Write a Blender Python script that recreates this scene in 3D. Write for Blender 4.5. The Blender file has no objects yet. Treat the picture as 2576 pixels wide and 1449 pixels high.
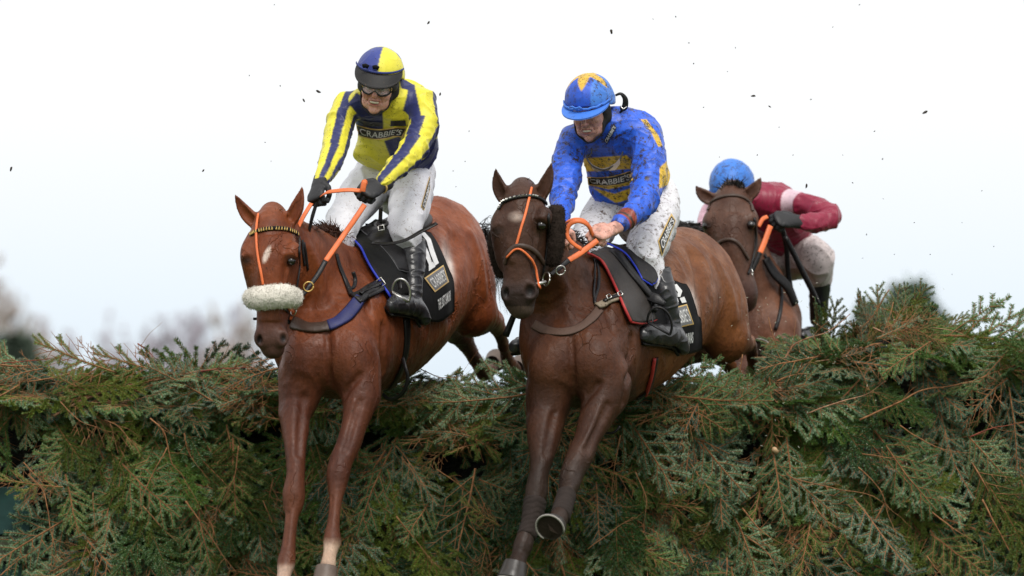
import bpy, bmesh, math, random
import numpy as np
from mathutils import Vector, Matrix, noise as mnoise
from mathutils.bvhtree import BVHTree
random.seed(7); RNG = np.random.default_rng(7)
sc = bpy.context.scene
COL = sc.collection
# ---------------------------------------------------------------- camera, sky, sun, exposure
FPX, D0, CZ, HY, CX = 12320.0, 22.0, 1.3, 990.0, 1288.0
cam = bpy.data.cameras.new('camera'); cam_o = bpy.data.objects.new('camera', cam); COL.objects.link(cam_o)
cam_o.location = (0, -D0, CZ); cam_o.rotation_euler = (math.radians(90), 0, 0)
cam.sensor_width = 36.0; cam.lens = FPX/2576*36.0
cam.shift_y = (HY-724.5)/2576.0
cam.clip_start = 0.5; cam.clip_end = 3000
cam.dof.use_dof = True; cam.dof.focus_distance = D0+0.25; cam.dof.aperture_fstop = 2.2
sc.camera = cam_o
sc.view_settings.view_transform = 'Standard'; sc.view_settings.look = 'None'
sc.view_settings.exposure = 0.0; sc.view_settings.gamma = 1.0
SUN_EL, SUN_AZ = math.radians(52), math.radians(165)     # azimuth measured from +Y clockwise
wd = bpy.data.worlds.new('World'); sc.world = wd; wd.use_nodes = True
nt = wd.node_tree; nt.nodes.clear()
def wn(t, **k):
    n = nt.nodes.new(t)
    for a, b in k.items(): setattr(n, a, b)
    return n
sky = wn('ShaderNodeTexSky', sky_type='NISHITA', sun_disc=False, sun_elevation=SUN_EL, sun_rotation=SUN_AZ)
bg1 = wn('ShaderNodeBackground'); bg1.inputs[1].default_value = 0.05
nt.links.new(sky.outputs[0], bg1.inputs[0])
tc = wn('ShaderNodeTexCoord'); sx = wn('ShaderNodeSeparateXYZ'); nt.links.new(tc.outputs['Generated'], sx.inputs[0])
ramp = wn('ShaderNodeValToRGB'); nt.links.new(sx.outputs[2], ramp.inputs[0])
e = ramp.color_ramp.elements                              # overcast cloud deck: slightly bluer near the horizon
e[0].position = 0.0; e[0].color = (0.76, 0.86, 0.95, 1)
e[1].position = 0.055; e[1].color = (0.98, 0.99, 1.0, 1)
n2 = e.new(0.022); n2.color = (0.85, 0.93, 1.0, 1)
n3 = e.new(1.0); n3.color = (1.0, 1.0, 1.0, 1)
bg2 = wn('ShaderNodeBackground'); bg2.inputs[1].default_value = 1.08
nt.links.new(ramp.outputs[0], bg2.inputs[0])
ad = wn('ShaderNodeAddShader'); nt.links.new(bg1.outputs[0], ad.inputs[0]); nt.links.new(bg2.outputs[0], ad.inputs[1])
mxw = wn('ShaderNodeMixShader'); mxw.inputs[0].default_value = 0.93
nt.links.new(bg1.outputs[0], mxw.inputs[1]); nt.links.new(bg2.outputs[0], mxw.inputs[2])
wo = wn('ShaderNodeOutputWorld'); nt.links.new(mxw.outputs[0], wo.inputs[0])
sl = bpy.data.lights.new('sun', 'SUN'); sl.energy = 2.4; sl.angle = math.radians(24); sl.color = (1.0, 0.96, 0.9)
so = bpy.data.objects.new('sun', sl); COL.objects.link(so)
sd = Vector((math.sin(SUN_AZ)*math.cos(SUN_EL), math.cos(SUN_AZ)*math.cos(SUN_EL), math.sin(SUN_EL)))
so.rotation_euler = sd.to_track_quat('Z', 'Y').to_euler()
sc.cycles.max_bounces = 6; sc.cycles.diffuse_bounces = 3; sc.cycles.glossy_bounces = 3; sc.cycles.transparent_max_bounces = 6
# ---------------------------------------------------------------- measuring helpers
def S(d): return (D0+d)/FPX                               # metres per picture pixel at depth d
def P(px, py, d=0.0):
    s = S(d); return np.array([(px-CX)*s, d, CZ-(py-HY)*s])
def nrm(v):
    v = np.asarray(v, float); return v/(np.linalg.norm(v)+1e-12)
def px_of(v):
    v = np.asarray(v); s = (D0+v[..., 1])/FPX
    return v[..., 0]/s+CX, HY-(v[..., 2]-CZ)/s
# ---------------------------------------------------------------- object helpers
def thing(name, label, cat, loc=(0, 0, 0), group=None):
    o = bpy.data.objects.new(name, None); COL.objects.link(o); o.location = loc; o.empty_display_size = .1
    o['label'] = label; o['category'] = cat
    if group: o['group'] = group
    return o
def tag(o, label, cat=None, group=None, kind=None):
    if label: o['label'] = label
    if cat: o['category'] = cat
    if group: o['group'] = group
    if kind: o['kind'] = kind
    return o
def link(name, me, mat=None, parent=None):
    o = bpy.data.objects.new(name, me); COL.objects.link(o)
    if mat is not None:
        me.materials.clear()
        for m in (mat if isinstance(mat, (list, tuple)) else [mat]): me.materials.append(m)
    if parent is not None:
        o.parent = parent
        o.matrix_parent_inverse = Matrix.Translation(-Vector(parent.location))
    return o
def mesh_np(name, V, Fq, smooth=True):
    V = np.asarray(V, np.float32); Fq = np.asarray(Fq, np.int32)
    me = bpy.data.meshes.new(name)
    k = Fq.shape[1]
    me.vertices.add(len(V)); me.vertices.foreach_set('co', V.ravel())
    me.loops.add(Fq.size); me.loops.foreach_set('vertex_index', Fq.ravel())
    me.polygons.add(len(Fq)); me.polygons.foreach_set('loop_start', np.arange(0, Fq.size, k, dtype=np.int32))
    me.polygons.foreach_set('loop_total', np.full(len(Fq), k, np.int32))
    me.polygons.foreach_set('use_smooth', np.full(len(Fq), smooth))
    me.update(calc_edges=True); me.validate()
    return me
class MB:                                                  # collects pieces of ONE part
    def __init__(s): s.v = []; s.f = []
    def add(s, V, F):
        b = len(s.v); s.v += [tuple(x) for x in V]; s.f += [tuple(i+b for i in f) for f in F]; return s
    def build(s, name, mat=None, parent=None, smooth=True):
        me = bpy.data.meshes.new(name); me.from_pydata(s.v, [], s.f); me.update()
        if smooth: me.polygons.foreach_set('use_smooth', [True]*len(me.polygons))
        return link(name, me, mat, parent)
def cat_rom(pts, n=6):
    pts = [np.asarray(p, float) for p in pts]
    if len(pts) < 3: n = max(n, 2)
    q = [2*pts[0]-pts[1]]+pts+[2*pts[-1]-pts[-2]]; out = []
    for i in range(1, len(q)-2):
        for j in range(n):
            t = j/n
            out.append(.5*((2*q[i])+(-q[i-1]+q[i+1])*t+(2*q[i-1]-5*q[i]+4*q[i+1]-q[i+2])*t*t+(-q[i-1]+3*q[i]-3*q[i+1]+q[i+2])*t**3))
    out.append(pts[-1]); return np.array(out)
def tube(mb, pts, rad, n=8, close=True):
    pts = np.asarray(pts, float); m = len(pts)
    rad = np.interp(np.linspace(0, 1, m), np.linspace(0, 1, len(rad)), rad) if hasattr(rad, '__len__') else np.full(m, rad)
    T = np.gradient(pts, axis=0); ref = np.array([.31, .2, .93]); V = []; U = None
    for i in range(m):
        t = nrm(T[i]); U = nrm(np.cross(t, ref if U is None else np.cross(U, t))) if U is None else nrm(U-t*np.dot(U, t)); W = np.cross(t, U)
        for j in range(n):
            a = 2*math.pi*j/n; V.append(pts[i]+rad[i]*(math.cos(a)*U+math.sin(a)*W))
    F = [(i*n+j, i*n+(j+1) % n, (i+1)*n+(j+1) % n, (i+1)*n+j) for i in range(m-1) for j in range(n)]
    if close: F += [tuple(range(n-1, -1, -1)), tuple(range((m-1)*n, m*n))]
    mb.add(V, F); return mb
def ribbon(mb, pts, nor, w, th):                            # flat strap; nor = outward normal per point
    pts = np.asarray(pts, float); m = len(pts); T = np.gradient(pts, axis=0); V = []
    w = np.interp(np.linspace(0, 1, m), np.linspace(0, 1, len(w)), w) if hasattr(w, '__len__') else np.full(m, w)
    for i in range(m):
        t = nrm(T[i]); n_ = nor[i] if np.ndim(nor) == 2 else nor; b = nrm(np.cross(t, n_)); n_ = nrm(np.cross(b, t))
        for (x, y) in ((-.5, 0), (-.36, 1), (.36, 1), (.5, 0), (.36, -.2), (-.36, -.2)): V.append(pts[i]+b*w[i]*x+n_*th*y)
    k = 6
    F = [(i*k+j, i*k+(j+1) % k, (i+1)*k+(j+1) % k, (i+1)*k+j) for i in range(m-1) for j in range(k)]+[tuple(range(k-1, -1, -1)), tuple(range((m-1)*k, m*k))]
    mb.add(V, F); return mb
def ring(mb, c, R, r, ax1, ax2, n=20, a0=0, a1=2*math.pi):
    ax1 = nrm(ax1); ax2 = nrm(ax2); A = np.linspace(a0, a1, n)
    return tube(mb, [np.asarray(c)+R*(math.cos(a)*ax1+math.sin(a)*ax2) for a in A], r, 6)
# ---------------------------------------------------------------- implicit surfaces (smooth-blended solids, meshed by surface nets)
class Fld:
    def __init__(s, lo, hi, h):
        s.lo = np.asarray(lo, float); s.h = h
        s.n = np.maximum(4, np.ceil((np.asarray(hi, float)-s.lo)/h).astype(int)+1)
        s.g = np.ones(s.n, np.float32)
    def box(s, lo, hi):
        a = np.clip(np.floor((lo-s.lo)/s.h).astype(int), 0, s.n-1); b = np.clip(np.ceil((hi-s.lo)/s.h).astype(int)+1, 1, s.n)
        if np.any(b-a < 1): return None
        ax = [s.lo[i]+s.h*np.arange(a[i], b[i], dtype=np.float32) for i in range(3)]
        return (slice(a[0], b[0]), slice(a[1], b[1]), slice(a[2], b[2])), ax[0][:, None, None].astype(np.float32), ax[1][None, :, None].astype(np.float32), ax[2][None, None, :].astype(np.float32)
    def comb(s, sl, d, k, sub):
        a = s.g[sl]
        if sub:
            d = -d; h_ = np.maximum(k-np.abs(a-d), 0)/k; s.g[sl] = np.maximum(a, d)+h_*h_*k*.25
        else:
            h_ = np.maximum(k-np.abs(a-d), 0)/k; s.g[sl] = np.minimum(a, d)-h_*h_*k*.25
    @staticmethod
    def _seg(X, Y, Z, p0, p1, r0, r1, side, cap):
        ax = p1-p0; L = np.linalg.norm(ax); n = ax/max(L, 1e-9)
        A = side-np.dot(side, n)*n; A = nrm(A); B = np.cross(n, A)
        x = X-p0[0]; y = Y-p0[1]; z = Z-p0[2]
        w = x*n[0]+y*n[1]+z*n[2]; t = np.clip(w/max(L, 1e-9), 0, 1)
        a = r0[0]+(r1[0]-r0[0])*t; b = r0[1]+(r1[1]-r0[1])*t
        u = (x*A[0]+y*A[1]+z*A[2])/a; v = (x*B[0]+y*B[1]+z*B[2])/b
        e_ = (w-np.clip(w, 0, L))/(cap*.5*(a+b))
        return ((np.sqrt(u*u+v*v+e_*e_)-1)*np.minimum(a, b)).astype(np.float32)
    def loft(s, st, side, k=.02, sub=False, n=3, cap=1.0, smooth=True):
        st = [(np.asarray(p, float), (r, r) if np.isscalar(r) else tuple(r)) for p, r in st]
        side = np.asarray(side, float)
        if smooth and len(st) > 2:
            q = cat_rom([np.concatenate([p, r]) for p, r in st], n); st = [(x[:3], (max(x[3], .001), max(x[4], .001))) for x in q]
        if len(st) == 1: st = st+[(st[0][0]+1e-4, st[0][1])]
        R = max(max(r) for _, r in st); pts = np.array([p for p, _ in st]); pad = R*max(1, cap)+k+2*s.h
        bx = s.box(pts.min(0)-pad, pts.max(0)+pad)
        if bx is None: return
        sl = bx[0]; D = np.full(s.g[sl].shape, 1, np.float32); sub_ = Fld.__new__(Fld)
        sub_.lo = s.lo+s.h*np.array([sl[0].start, sl[1].start, sl[2].start]); sub_.h = s.h; sub_.n = np.array(D.shape); sub_.g = D
        for (p0, r0), (p1, r1) in zip(st[:-1], st[1:]):
            pd = max(max(r0), max(r1))*max(1, cap)+k+2*s.h
            b2 = sub_.box(np.minimum(p0, p1)-pd, np.maximum(p0, p1)+pd)
            if b2 is None: continue
            d = Fld._seg(b2[1], b2[2], b2[3], p0, p1, r0, r1, side, cap)
            D[b2[0]] = np.minimum(D[b2[0]], d)
        s.comb(sl, D, k, sub)
    def ell(s, c, r, axes=None, k=.02, sub=False):
        c = np.asarray(c, float); r = (r, r, r) if np.isscalar(r) else r
        ax = np.eye(3) if axes is None else np.array([nrm(a) for a in axes])
        R = max(r)+k+2*s.h; bx = s.box(c-R, c+R)
        if bx is None: return
        sl, X, Y, Z = bx; x = X-c[0]; y = Y-c[1]; z = Z-c[2]; q = 0
        for i in range(3): q = q+((x*ax[i][0]+y*ax[i][1]+z*ax[i][2])/r[i])**2
        s.comb(sl, ((np.sqrt(q)-1)*min(r)).astype(np.float32), k, sub)
    def cut(s, pnt, nor):                                   # keep the side nor points away from
        pnt = np.asarray(pnt, float); nor = nrm(nor); X = s.lo[0]+s.h*np.arange(s.n[0]); Y = s.lo[1]+s.h*np.arange(s.n[1]); Z = s.lo[2]+s.h*np.arange(s.n[2])
        d = ((X-pnt[0])*nor[0])[:, None, None]+((Y-pnt[1])*nor[1])[None, :, None]+((Z-pnt[2])*nor[2])[None, None, :]
        s.g = np.maximum(s.g, d.astype(np.float32))
    def surf(s, px, py, d0, d1):
        ds = np.arange(d0, d1, s.h*.5); pts = np.array([P(px, py, d) for d in ds]); ix = np.clip(np.round((pts-s.lo)/s.h).astype(int), 0, s.n-1)
        v = s.g[ix[:, 0], ix[:, 1], ix[:, 2]]; k = np.argmax(v < 0); return ds[k] if (v < 0).any() else None
    def mesh(s):
        g = s.g; g[0] = g[-1] = 1; g[:, 0] = g[:, -1] = 1; g[:, :, 0] = g[:, :, -1] = 1
        ins = g < 0; c = np.zeros(s.n-1, np.uint8)
        for i in (0, 1):
            for j in (0, 1):
                for l in (0, 1): c += ins[i:s.n[0]-1+i, j:s.n[1]-1+j, l:s.n[2]-1+l]
        act = np.argwhere((c > 0) & (c < 8)); idx = np.full(s.n-1, -1, np.int32); idx[tuple(act.T)] = np.arange(len(act))
        acc = np.zeros((len(act), 3)); cnt = np.zeros(len(act)); off = [(i, j, l) for i in (0, 1) for j in (0, 1) for l in (0, 1)]
        vals = {o: g[act[:, 0]+o[0], act[:, 1]+o[1], act[:, 2]+o[2]] for o in off}
        for o in off:
            for ax in range(3):
                if o[ax]: continue
                o2 = list(o); o2[ax] = 1; o2 = tuple(o2); va, vb = vals[o], vals[o2]; m = (va < 0) != (vb < 0)
                t = va[m]/(va[m]-vb[m]); p = np.tile(np.array(o, float), (m.sum(), 1)); p[:, ax] += t
                acc[m] += p; cnt[m] += 1
        V = s.lo+s.h*(act+acc/cnt[:, None]); Fs = []
        for ax in range(3):
            sh = [slice(None)]*3; sh2 = list(sh); sh[ax] = slice(0, -1); sh2[ax] = slice(1, None)
            A, B = ins[tuple(sh)], ins[tuple(sh2)]
            b1, b2 = (ax+1) % 3, (ax+2) % 3
            for flip in (0, 1):
                e_ = np.argwhere((A & ~B) if not flip else (~A & B))
                e_ = e_[(e_[:, b1] > 0) & (e_[:, b2] > 0) & (e_[:, b1] < s.n[b1]-1) & (e_[:, b2] < s.n[b2]-1)]
                q = []
                for da, db in ((0, 0), (1, 0), (1, 1), (0, 1)):
                    w = e_.copy(); w[:, b1] -= da; w[:, b2] -= db; q.append(idx[w[:, 0], w[:, 1], w[:, 2]])
                q = np.stack(q, 1)
                if flip: q = q[:, ::-1]
                Fs.append(q)
        return V, np.concatenate(Fs)
def vnormals(V, F):
    n = np.cross(V[F[:, 2]]-V[F[:, 0]], V[F[:, 3]]-V[F[:, 1]]); N = np.zeros_like(V)
    for i in range(4): np.add.at(N, F[:, i], n)
    return N/(np.linalg.norm(N, axis=1, keepdims=True)+1e-12)
def relax(V, F, it=1, f=.5):
    for _ in range(it):
        A = np.zeros_like(V); c = np.zeros(len(V))
        for i in range(4):
            j = (i+1) % 4
            np.add.at(A, F[:, i], V[F[:, j]]); np.add.at(A, F[:, j], V[F[:, i]]); np.add.at(c, F[:, i], 1); np.add.at(c, F[:, j], 1)
        V = V*(1-f)+f*A/c[:, None]
    return V
def creases(V, N, amp, scale, stretch=(1, 1, 1), seed=0., mask=None):
    st = np.array(stretch)*scale; out = np.empty(len(V))
    W = V*st+seed
    for i, w in enumerate(W):
        a = mnoise.noise(Vector(w)); b = mnoise.noise(Vector(w*2.3+5.2)); out[i] = (1-min(1, abs(a)*3.2))**2*1.0+.12*b-.22
    if mask is not None: out = out*mask
    return V+N*(amp*out)[:, None]
def set_col(me, C):
    C = np.concatenate([np.clip(C, 0, 1), np.ones((len(C), 1))], 1).astype(np.float32)
    a = me.color_attributes.new('Col', 'FLOAT_COLOR', 'POINT'); a.data.foreach_set('color', C.ravel())
def bvh_of(V, F): return BVHTree.FromPolygons([tuple(v) for v in V], [tuple(int(i) for i in f) for f in F])
CAMP = Vector((0, -D0, CZ))
def hit(bvh, px, py, d_fallback=0.3):
    t = Vector(P(px, py, 0)); dr = (t-CAMP).normalized()
    h = bvh.ray_cast(CAMP, dr)
    return (np.array(h[0]), np.array(h[1])*(1 if h[1].dot(dr) < 0 else -1)) if h[0] is not None else (P(px, py, d_fallback), np.array([0, -1., 0]))
def snap(bvh, p, off):
    h = bvh.find_nearest(Vector(p)); n = np.array(h[1]); return np.array(h[0])+n*off, n
def strap_on(mb, bvh, pp, w, th, off=.003, n=6, mode='hit', flat=True):
    """pp: list of picture points (px,py) on the visible side, or 3-D points"""
    if len(pp[0]) == 2:
        ctl = cat_rom([np.array([a, b, 0.]) for a, b in pp], n); P3 = []; last = .3
        for c in ctl:
            q, _ = hit(bvh, c[0], c[1], last); last = q[1]; P3.append(q)
    else: P3 = cat_rom(pp, n)
    Q = []; N = []
    for q in P3:
        a, b = snap(bvh, q, off); Q.append(a); N.append(b)
    Q = np.array(Q); N = np.array(N)
    for _ in range(3):
        Q[1:-1] = .25*Q[:-2]+.5*Q[1:-1]+.25*Q[2:]; N[1:-1] = .25*N[:-2]+.5*N[1:-1]+.25*N[2:]
    Q = Q+np.array([nrm(x) for x in N])*.001
    ribbon(mb, Q, N, w, th); return Q, N
def lin(h):
    h = h.lstrip('#'); c = [int(h[i:i+2], 16)/255 for i in (0, 2, 4)]
    return tuple((x/12.92 if x <= .04045 else ((x+.055)/1.055)**2.4) for x in c)
# ---------------------------------------------------------------- procedural materials
class M_:
    def __init__(s, name):
        s.m = bpy.data.materials.new(name); s.m.use_nodes = True; s.t = s.m.node_tree; s.t.nodes.clear()
        s.b = s.n('ShaderNodeBsdfPrincipled'); o = s.n('ShaderNodeOutputMaterial'); s.out = o; s.l(s.b.outputs[0], o.inputs[0])
        s.tc = s.n('ShaderNodeTexCoord')
    def n(s, t, **k):
        x = s.t.nodes.new(t)
        for a, b in k.items(): setattr(x, a, b)
        return x
    def l(s, a, b): s.t.links.new(a, b)
    def noise(s, scale, detail=4, rough=.55, st=None, dist=0):
        x = s.n('ShaderNodeTexNoise'); x.inputs['Scale'].default_value = scale; x.inputs['Detail'].default_value = detail; x.inputs['Roughness'].default_value = rough; x.inputs['Distortion'].default_value = dist
        if st:
            mp = s.n('ShaderNodeMapping'); mp.inputs['Scale'].default_value = st; s.l(s.tc.outputs['Object'], mp.inputs[0]); s.l(mp.outputs[0], x.inputs[0])
        else: s.l(s.tc.outputs['Object'], x.inputs[0])
        return x.outputs[0]
    def ramp(s, v, a, b, ca=(0, 0, 0, 1), cb=(1, 1, 1, 1)):
        x = s.n('ShaderNodeValToRGB'); x.color_ramp.elements[0].position = a; x.color_ramp.elements[1].position = b
        x.color_ramp.elements[0].color = ca if len(ca) == 4 else (*ca, 1); x.color_ramp.elements[1].color = cb if len(cb) == 4 else (*cb, 1); s.l(v, x.inputs[0]); return x.outputs[0]
    def mix(s, f, a, b, mode='MIX'):
        x = s.n('ShaderNodeMix', data_type='RGBA', blend_type=mode)
        for i, v in ((0, f), (6, a), (7, b)):
            if isinstance(v, (int, float)): x.inputs[i].default_value = v
            elif isinstance(v, tuple): x.inputs[i].default_value = v if len(v) == 4 else (*v, 1)
            else: s.l(v, x.inputs[i])
        return x.outputs[2]
    def bump(s, v, strength, dist, prev=None):
        x = s.n('ShaderNodeBump'); x.inputs['Strength'].default_value = strength; x.inputs['Distance'].default_value = dist; s.l(v, x.inputs['Height'])
        if prev is not None: s.l(prev, x.inputs['Normal'])
        return x.outputs[0]
    def set(s, **k):
        for a, v in k.items():
            i = s.b.inputs[a.replace('_', ' ')]
            if isinstance(v, (int, float)): i.default_value = v
            elif isinstance(v, tuple): i.default_value = v if len(v) == len(i.default_value) else (*v, 1)
            else: s.l(v, i)
        return s
    def vcol(s):
        x = s.n('ShaderNodeVertexColor', layer_name='Col'); return x.outputs[0]
MUD = (.035, .02, .012)
def coat_mat(name, mud=.5, spec=.30, rough=.46):
    m = M_(name); c = m.vcol()
    v = m.noise(7, 5); c = m.mix(m.ramp(v, .38, .66), c, m.mix(1.0, c, (.60, .52, .48), 'MULTIPLY'))
    f = m.noise(90, 3, .6, (1, 1, .35)); c = m.mix(m.ramp(f, .3, .8), c, m.mix(1.0, c, (1.45, 1.38, 1.3), 'MULTIPLY'))
    sp = m.noise(75, 3, .7); big = m.noise(5, 2); mask = m.mix(1.0, m.ramp(sp, .70-.07*mud, .73-.06*mud), m.ramp(big, .35, .6), 'MULTIPLY')
    c = m.mix(mask, c, MUD)
    dried = m.ramp(m.noise(11, 6, .75), .66, .78); c = m.mix(m.mix(1.0, dried, (.35*mud,)*3, 'MULTIPLY'), c, (.16, .12, .09))
    vz = m.n('ShaderNodeTexVoronoi', feature='DISTANCE_TO_EDGE'); vz.inputs['Scale'].default_value = 7
    mp = m.n('ShaderNodeMapping'); mp.inputs['Scale'].default_value = (1.6, 1.2, .6); m.l(m.tc.outputs['Object'], mp.inputs[0])
    wob = m.n('ShaderNodeTexNoise'); wob.inputs['Scale'].default_value = 9; m.l(m.tc.outputs['Object'], wob.inputs[0])
    av = m.n('ShaderNodeMixRGB', blend_type='ADD'); av.inputs[0].default_value = .28; m.l(mp.outputs[0], av.inputs[1]); m.l(wob.outputs[1], av.inputs[2]); m.l(av.outputs[0], vz.inputs[0])
    vein = m.ramp(vz.outputs[0], 0, .035, (1, 1, 1, 1), (0, 0, 0, 1)); vein = m.mix(1.0, vein, m.ramp(m.noise(3.3, 2), .5, .62), 'MULTIPLY')
    b = m.bump(vein, .8, .005); b = m.bump(m.noise(26, 5, .65), .55, .008, b); b = m.bump(m.noise(70, 4, .7), .4, .004, b); b = m.bump(f, .45, .003, b)
    m.set(Base_Color=c, Roughness=m.ramp(m.noise(14, 4), .3, .75, (rough-.08,)*3, (rough+.16,)*3), Normal=b, Specular_IOR_Level=spec, Sheen_Weight=0.0)
    return m.m
def cloth_mat(name, mud=.4, rough=.42, sheen=.1, wr=.5, wrs=22, stain=(.09, .06, .04), spk=70, use_v=True, col=(.8, .8, .8), spec=.4, mudc=None):
    m = M_(name); c = m.vcol() if use_v else m.mix(0.0, col, col)
    v = m.noise(16, 4); c = m.mix(m.ramp(v, .3, .8), c, m.mix(1.0, c, (.84, .84, .86), 'MULTIPLY'))
    sp = m.noise(spk, 9, .86); big = m.noise(7.5, 4, .6); mask = m.mix(1.0, m.ramp(sp, .615-.085*mud, .645-.085*mud), m.ramp(big, .58-.26*mud, .70-.18*mud), 'MULTIPLY'); drop = m.ramp(m.noise(95, 2, .5), .74-.05*mud, .75-.05*mud); mask = m.mix(1.0, mask, drop, 'LIGHTEN')
    c = m.mix(mask, c, mudc or MUD)
    sm = m.ramp(m.noise(9, 6, .75, dist=.4), .62, .8); c = m.mix(m.mix(1.0, sm, (.75*mud,)*3, 'MULTIPLY'), c, stain)
    b = m.bump(m.noise(wrs*.6, 3, .45, (1, 1, .5), .8), wr*.6, .014); b = m.bump(sp, .12, .002, b)
    m.set(Base_Color=c, Roughness=rough, Normal=b, Specular_IOR_Level=spec, Sheen_Weight=sheen)
    return m.m
def flat_mat(name, col, rough=.5, metal=0., bumpv=0., mud=0., bs=60, spec=.5, var=.15):
    m = M_(name); c = m.mix(m.ramp(m.noise(18, 4), .3, .75), tuple(x*(1-var) for x in col), tuple(min(1, x*(1+var)) for x in col))
    if mud:
        c = m.mix(m.mix(1.0, m.ramp(m.noise(85, 4, .7), .66-.12*mud, .70-.1*mud), m.ramp(m.noise(7, 2), .35, .55), 'MULTIPLY'), c, (.06, .04, .025))
    m.set(Base_Color=c, Roughness=rough, Metallic=metal, Specular_IOR_Level=spec)
    if bumpv: m.set(Normal=m.bump(m.noise(bs, 4, .6), bumpv, .004))
    return m.m
MT = {}
MT['leather'] = flat_mat('black_leather', (.009, .008, .009), .42, bumpv=.4, mud=.25, spec=.35)
MT['boot'] = flat_mat('boot_leather', (.02, .02, .023), .3, bumpv=.5, bs=30, mud=.45, spec=.6)
MT['brown_leather'] = flat_mat('brown_leather', (.055, .03, .02), .5, bumpv=.5, mud=.6)
MT['rein'] = flat_mat('orange_rubber', (.78, .17, .045), .5, bumpv=.3, mud=.12, bs=120)
MT['steel'] = flat_mat('steel', (.62, .61, .58), .38, 1.0)
MT['gold'] = flat_mat('gold', (.75, .5, .16), .35, .4)
MT['white'] = flat_mat('white_print', (.8, .8, .8), .5)
MT['black_cloth'] = flat_mat('black_cloth', (.005, .005, .006), .7, bumpv=.6, bs=18, mud=.1, spec=.2)
MT['grey_cloth'] = flat_mat('grey_cloth', (.12, .12, .13), .6)
MT['saddle_pad'] = flat_mat('saddle_pad', (.006, .006, .006), .6, bumpv=.5, bs=30, mud=.2, spec=.22)
MT['navy'] = flat_mat('navy_web', (.02, .025, .12), .6, bumpv=.3, mud=.4)
MT['piping_blue'] = flat_mat('blue_piping', (.02, .05, .6), .5)
MT['piping_red'] = flat_mat('red_piping', (.45, .03, .03), .55, bumpv=.3, mud=.3)
MT['fleece'] = flat_mat('sheepskin', (.72, .68, .60), .95, bumpv=1., bs=220, mud=.12, spec=.05)
MT['dark_fleece'] = flat_mat('dark_sheepskin', (.03, .021, .017), .95, bumpv=1., bs=120, spec=.12)
MT['glove'] = flat_mat('black_glove', (.014, .014, .016), .55, bumpv=.5, bs=60)
MT['hoof'] = flat_mat('hoof_horn', (.12, .085, .065), .5, bumpv=.4, bs=40, mud=.4)
MT['hoof_dark'] = flat_mat('hoof_dark', (.04, .035, .032), .35, bumpv=.4, bs=40, mud=.5)
MT['eye'] = flat_mat('eye_dark', (.008, .005, .004), .05, spec=.8)
MT['hair_red'] = flat_mat('chestnut_hair', (.075, .028, .014), .5)
MT['hair_black'] = flat_mat('black_hair', (.012, .009, .008), .45)
MT['clod'] = flat_mat('mud', (.03, .022, .016), .9, bumpv=1.)
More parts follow.
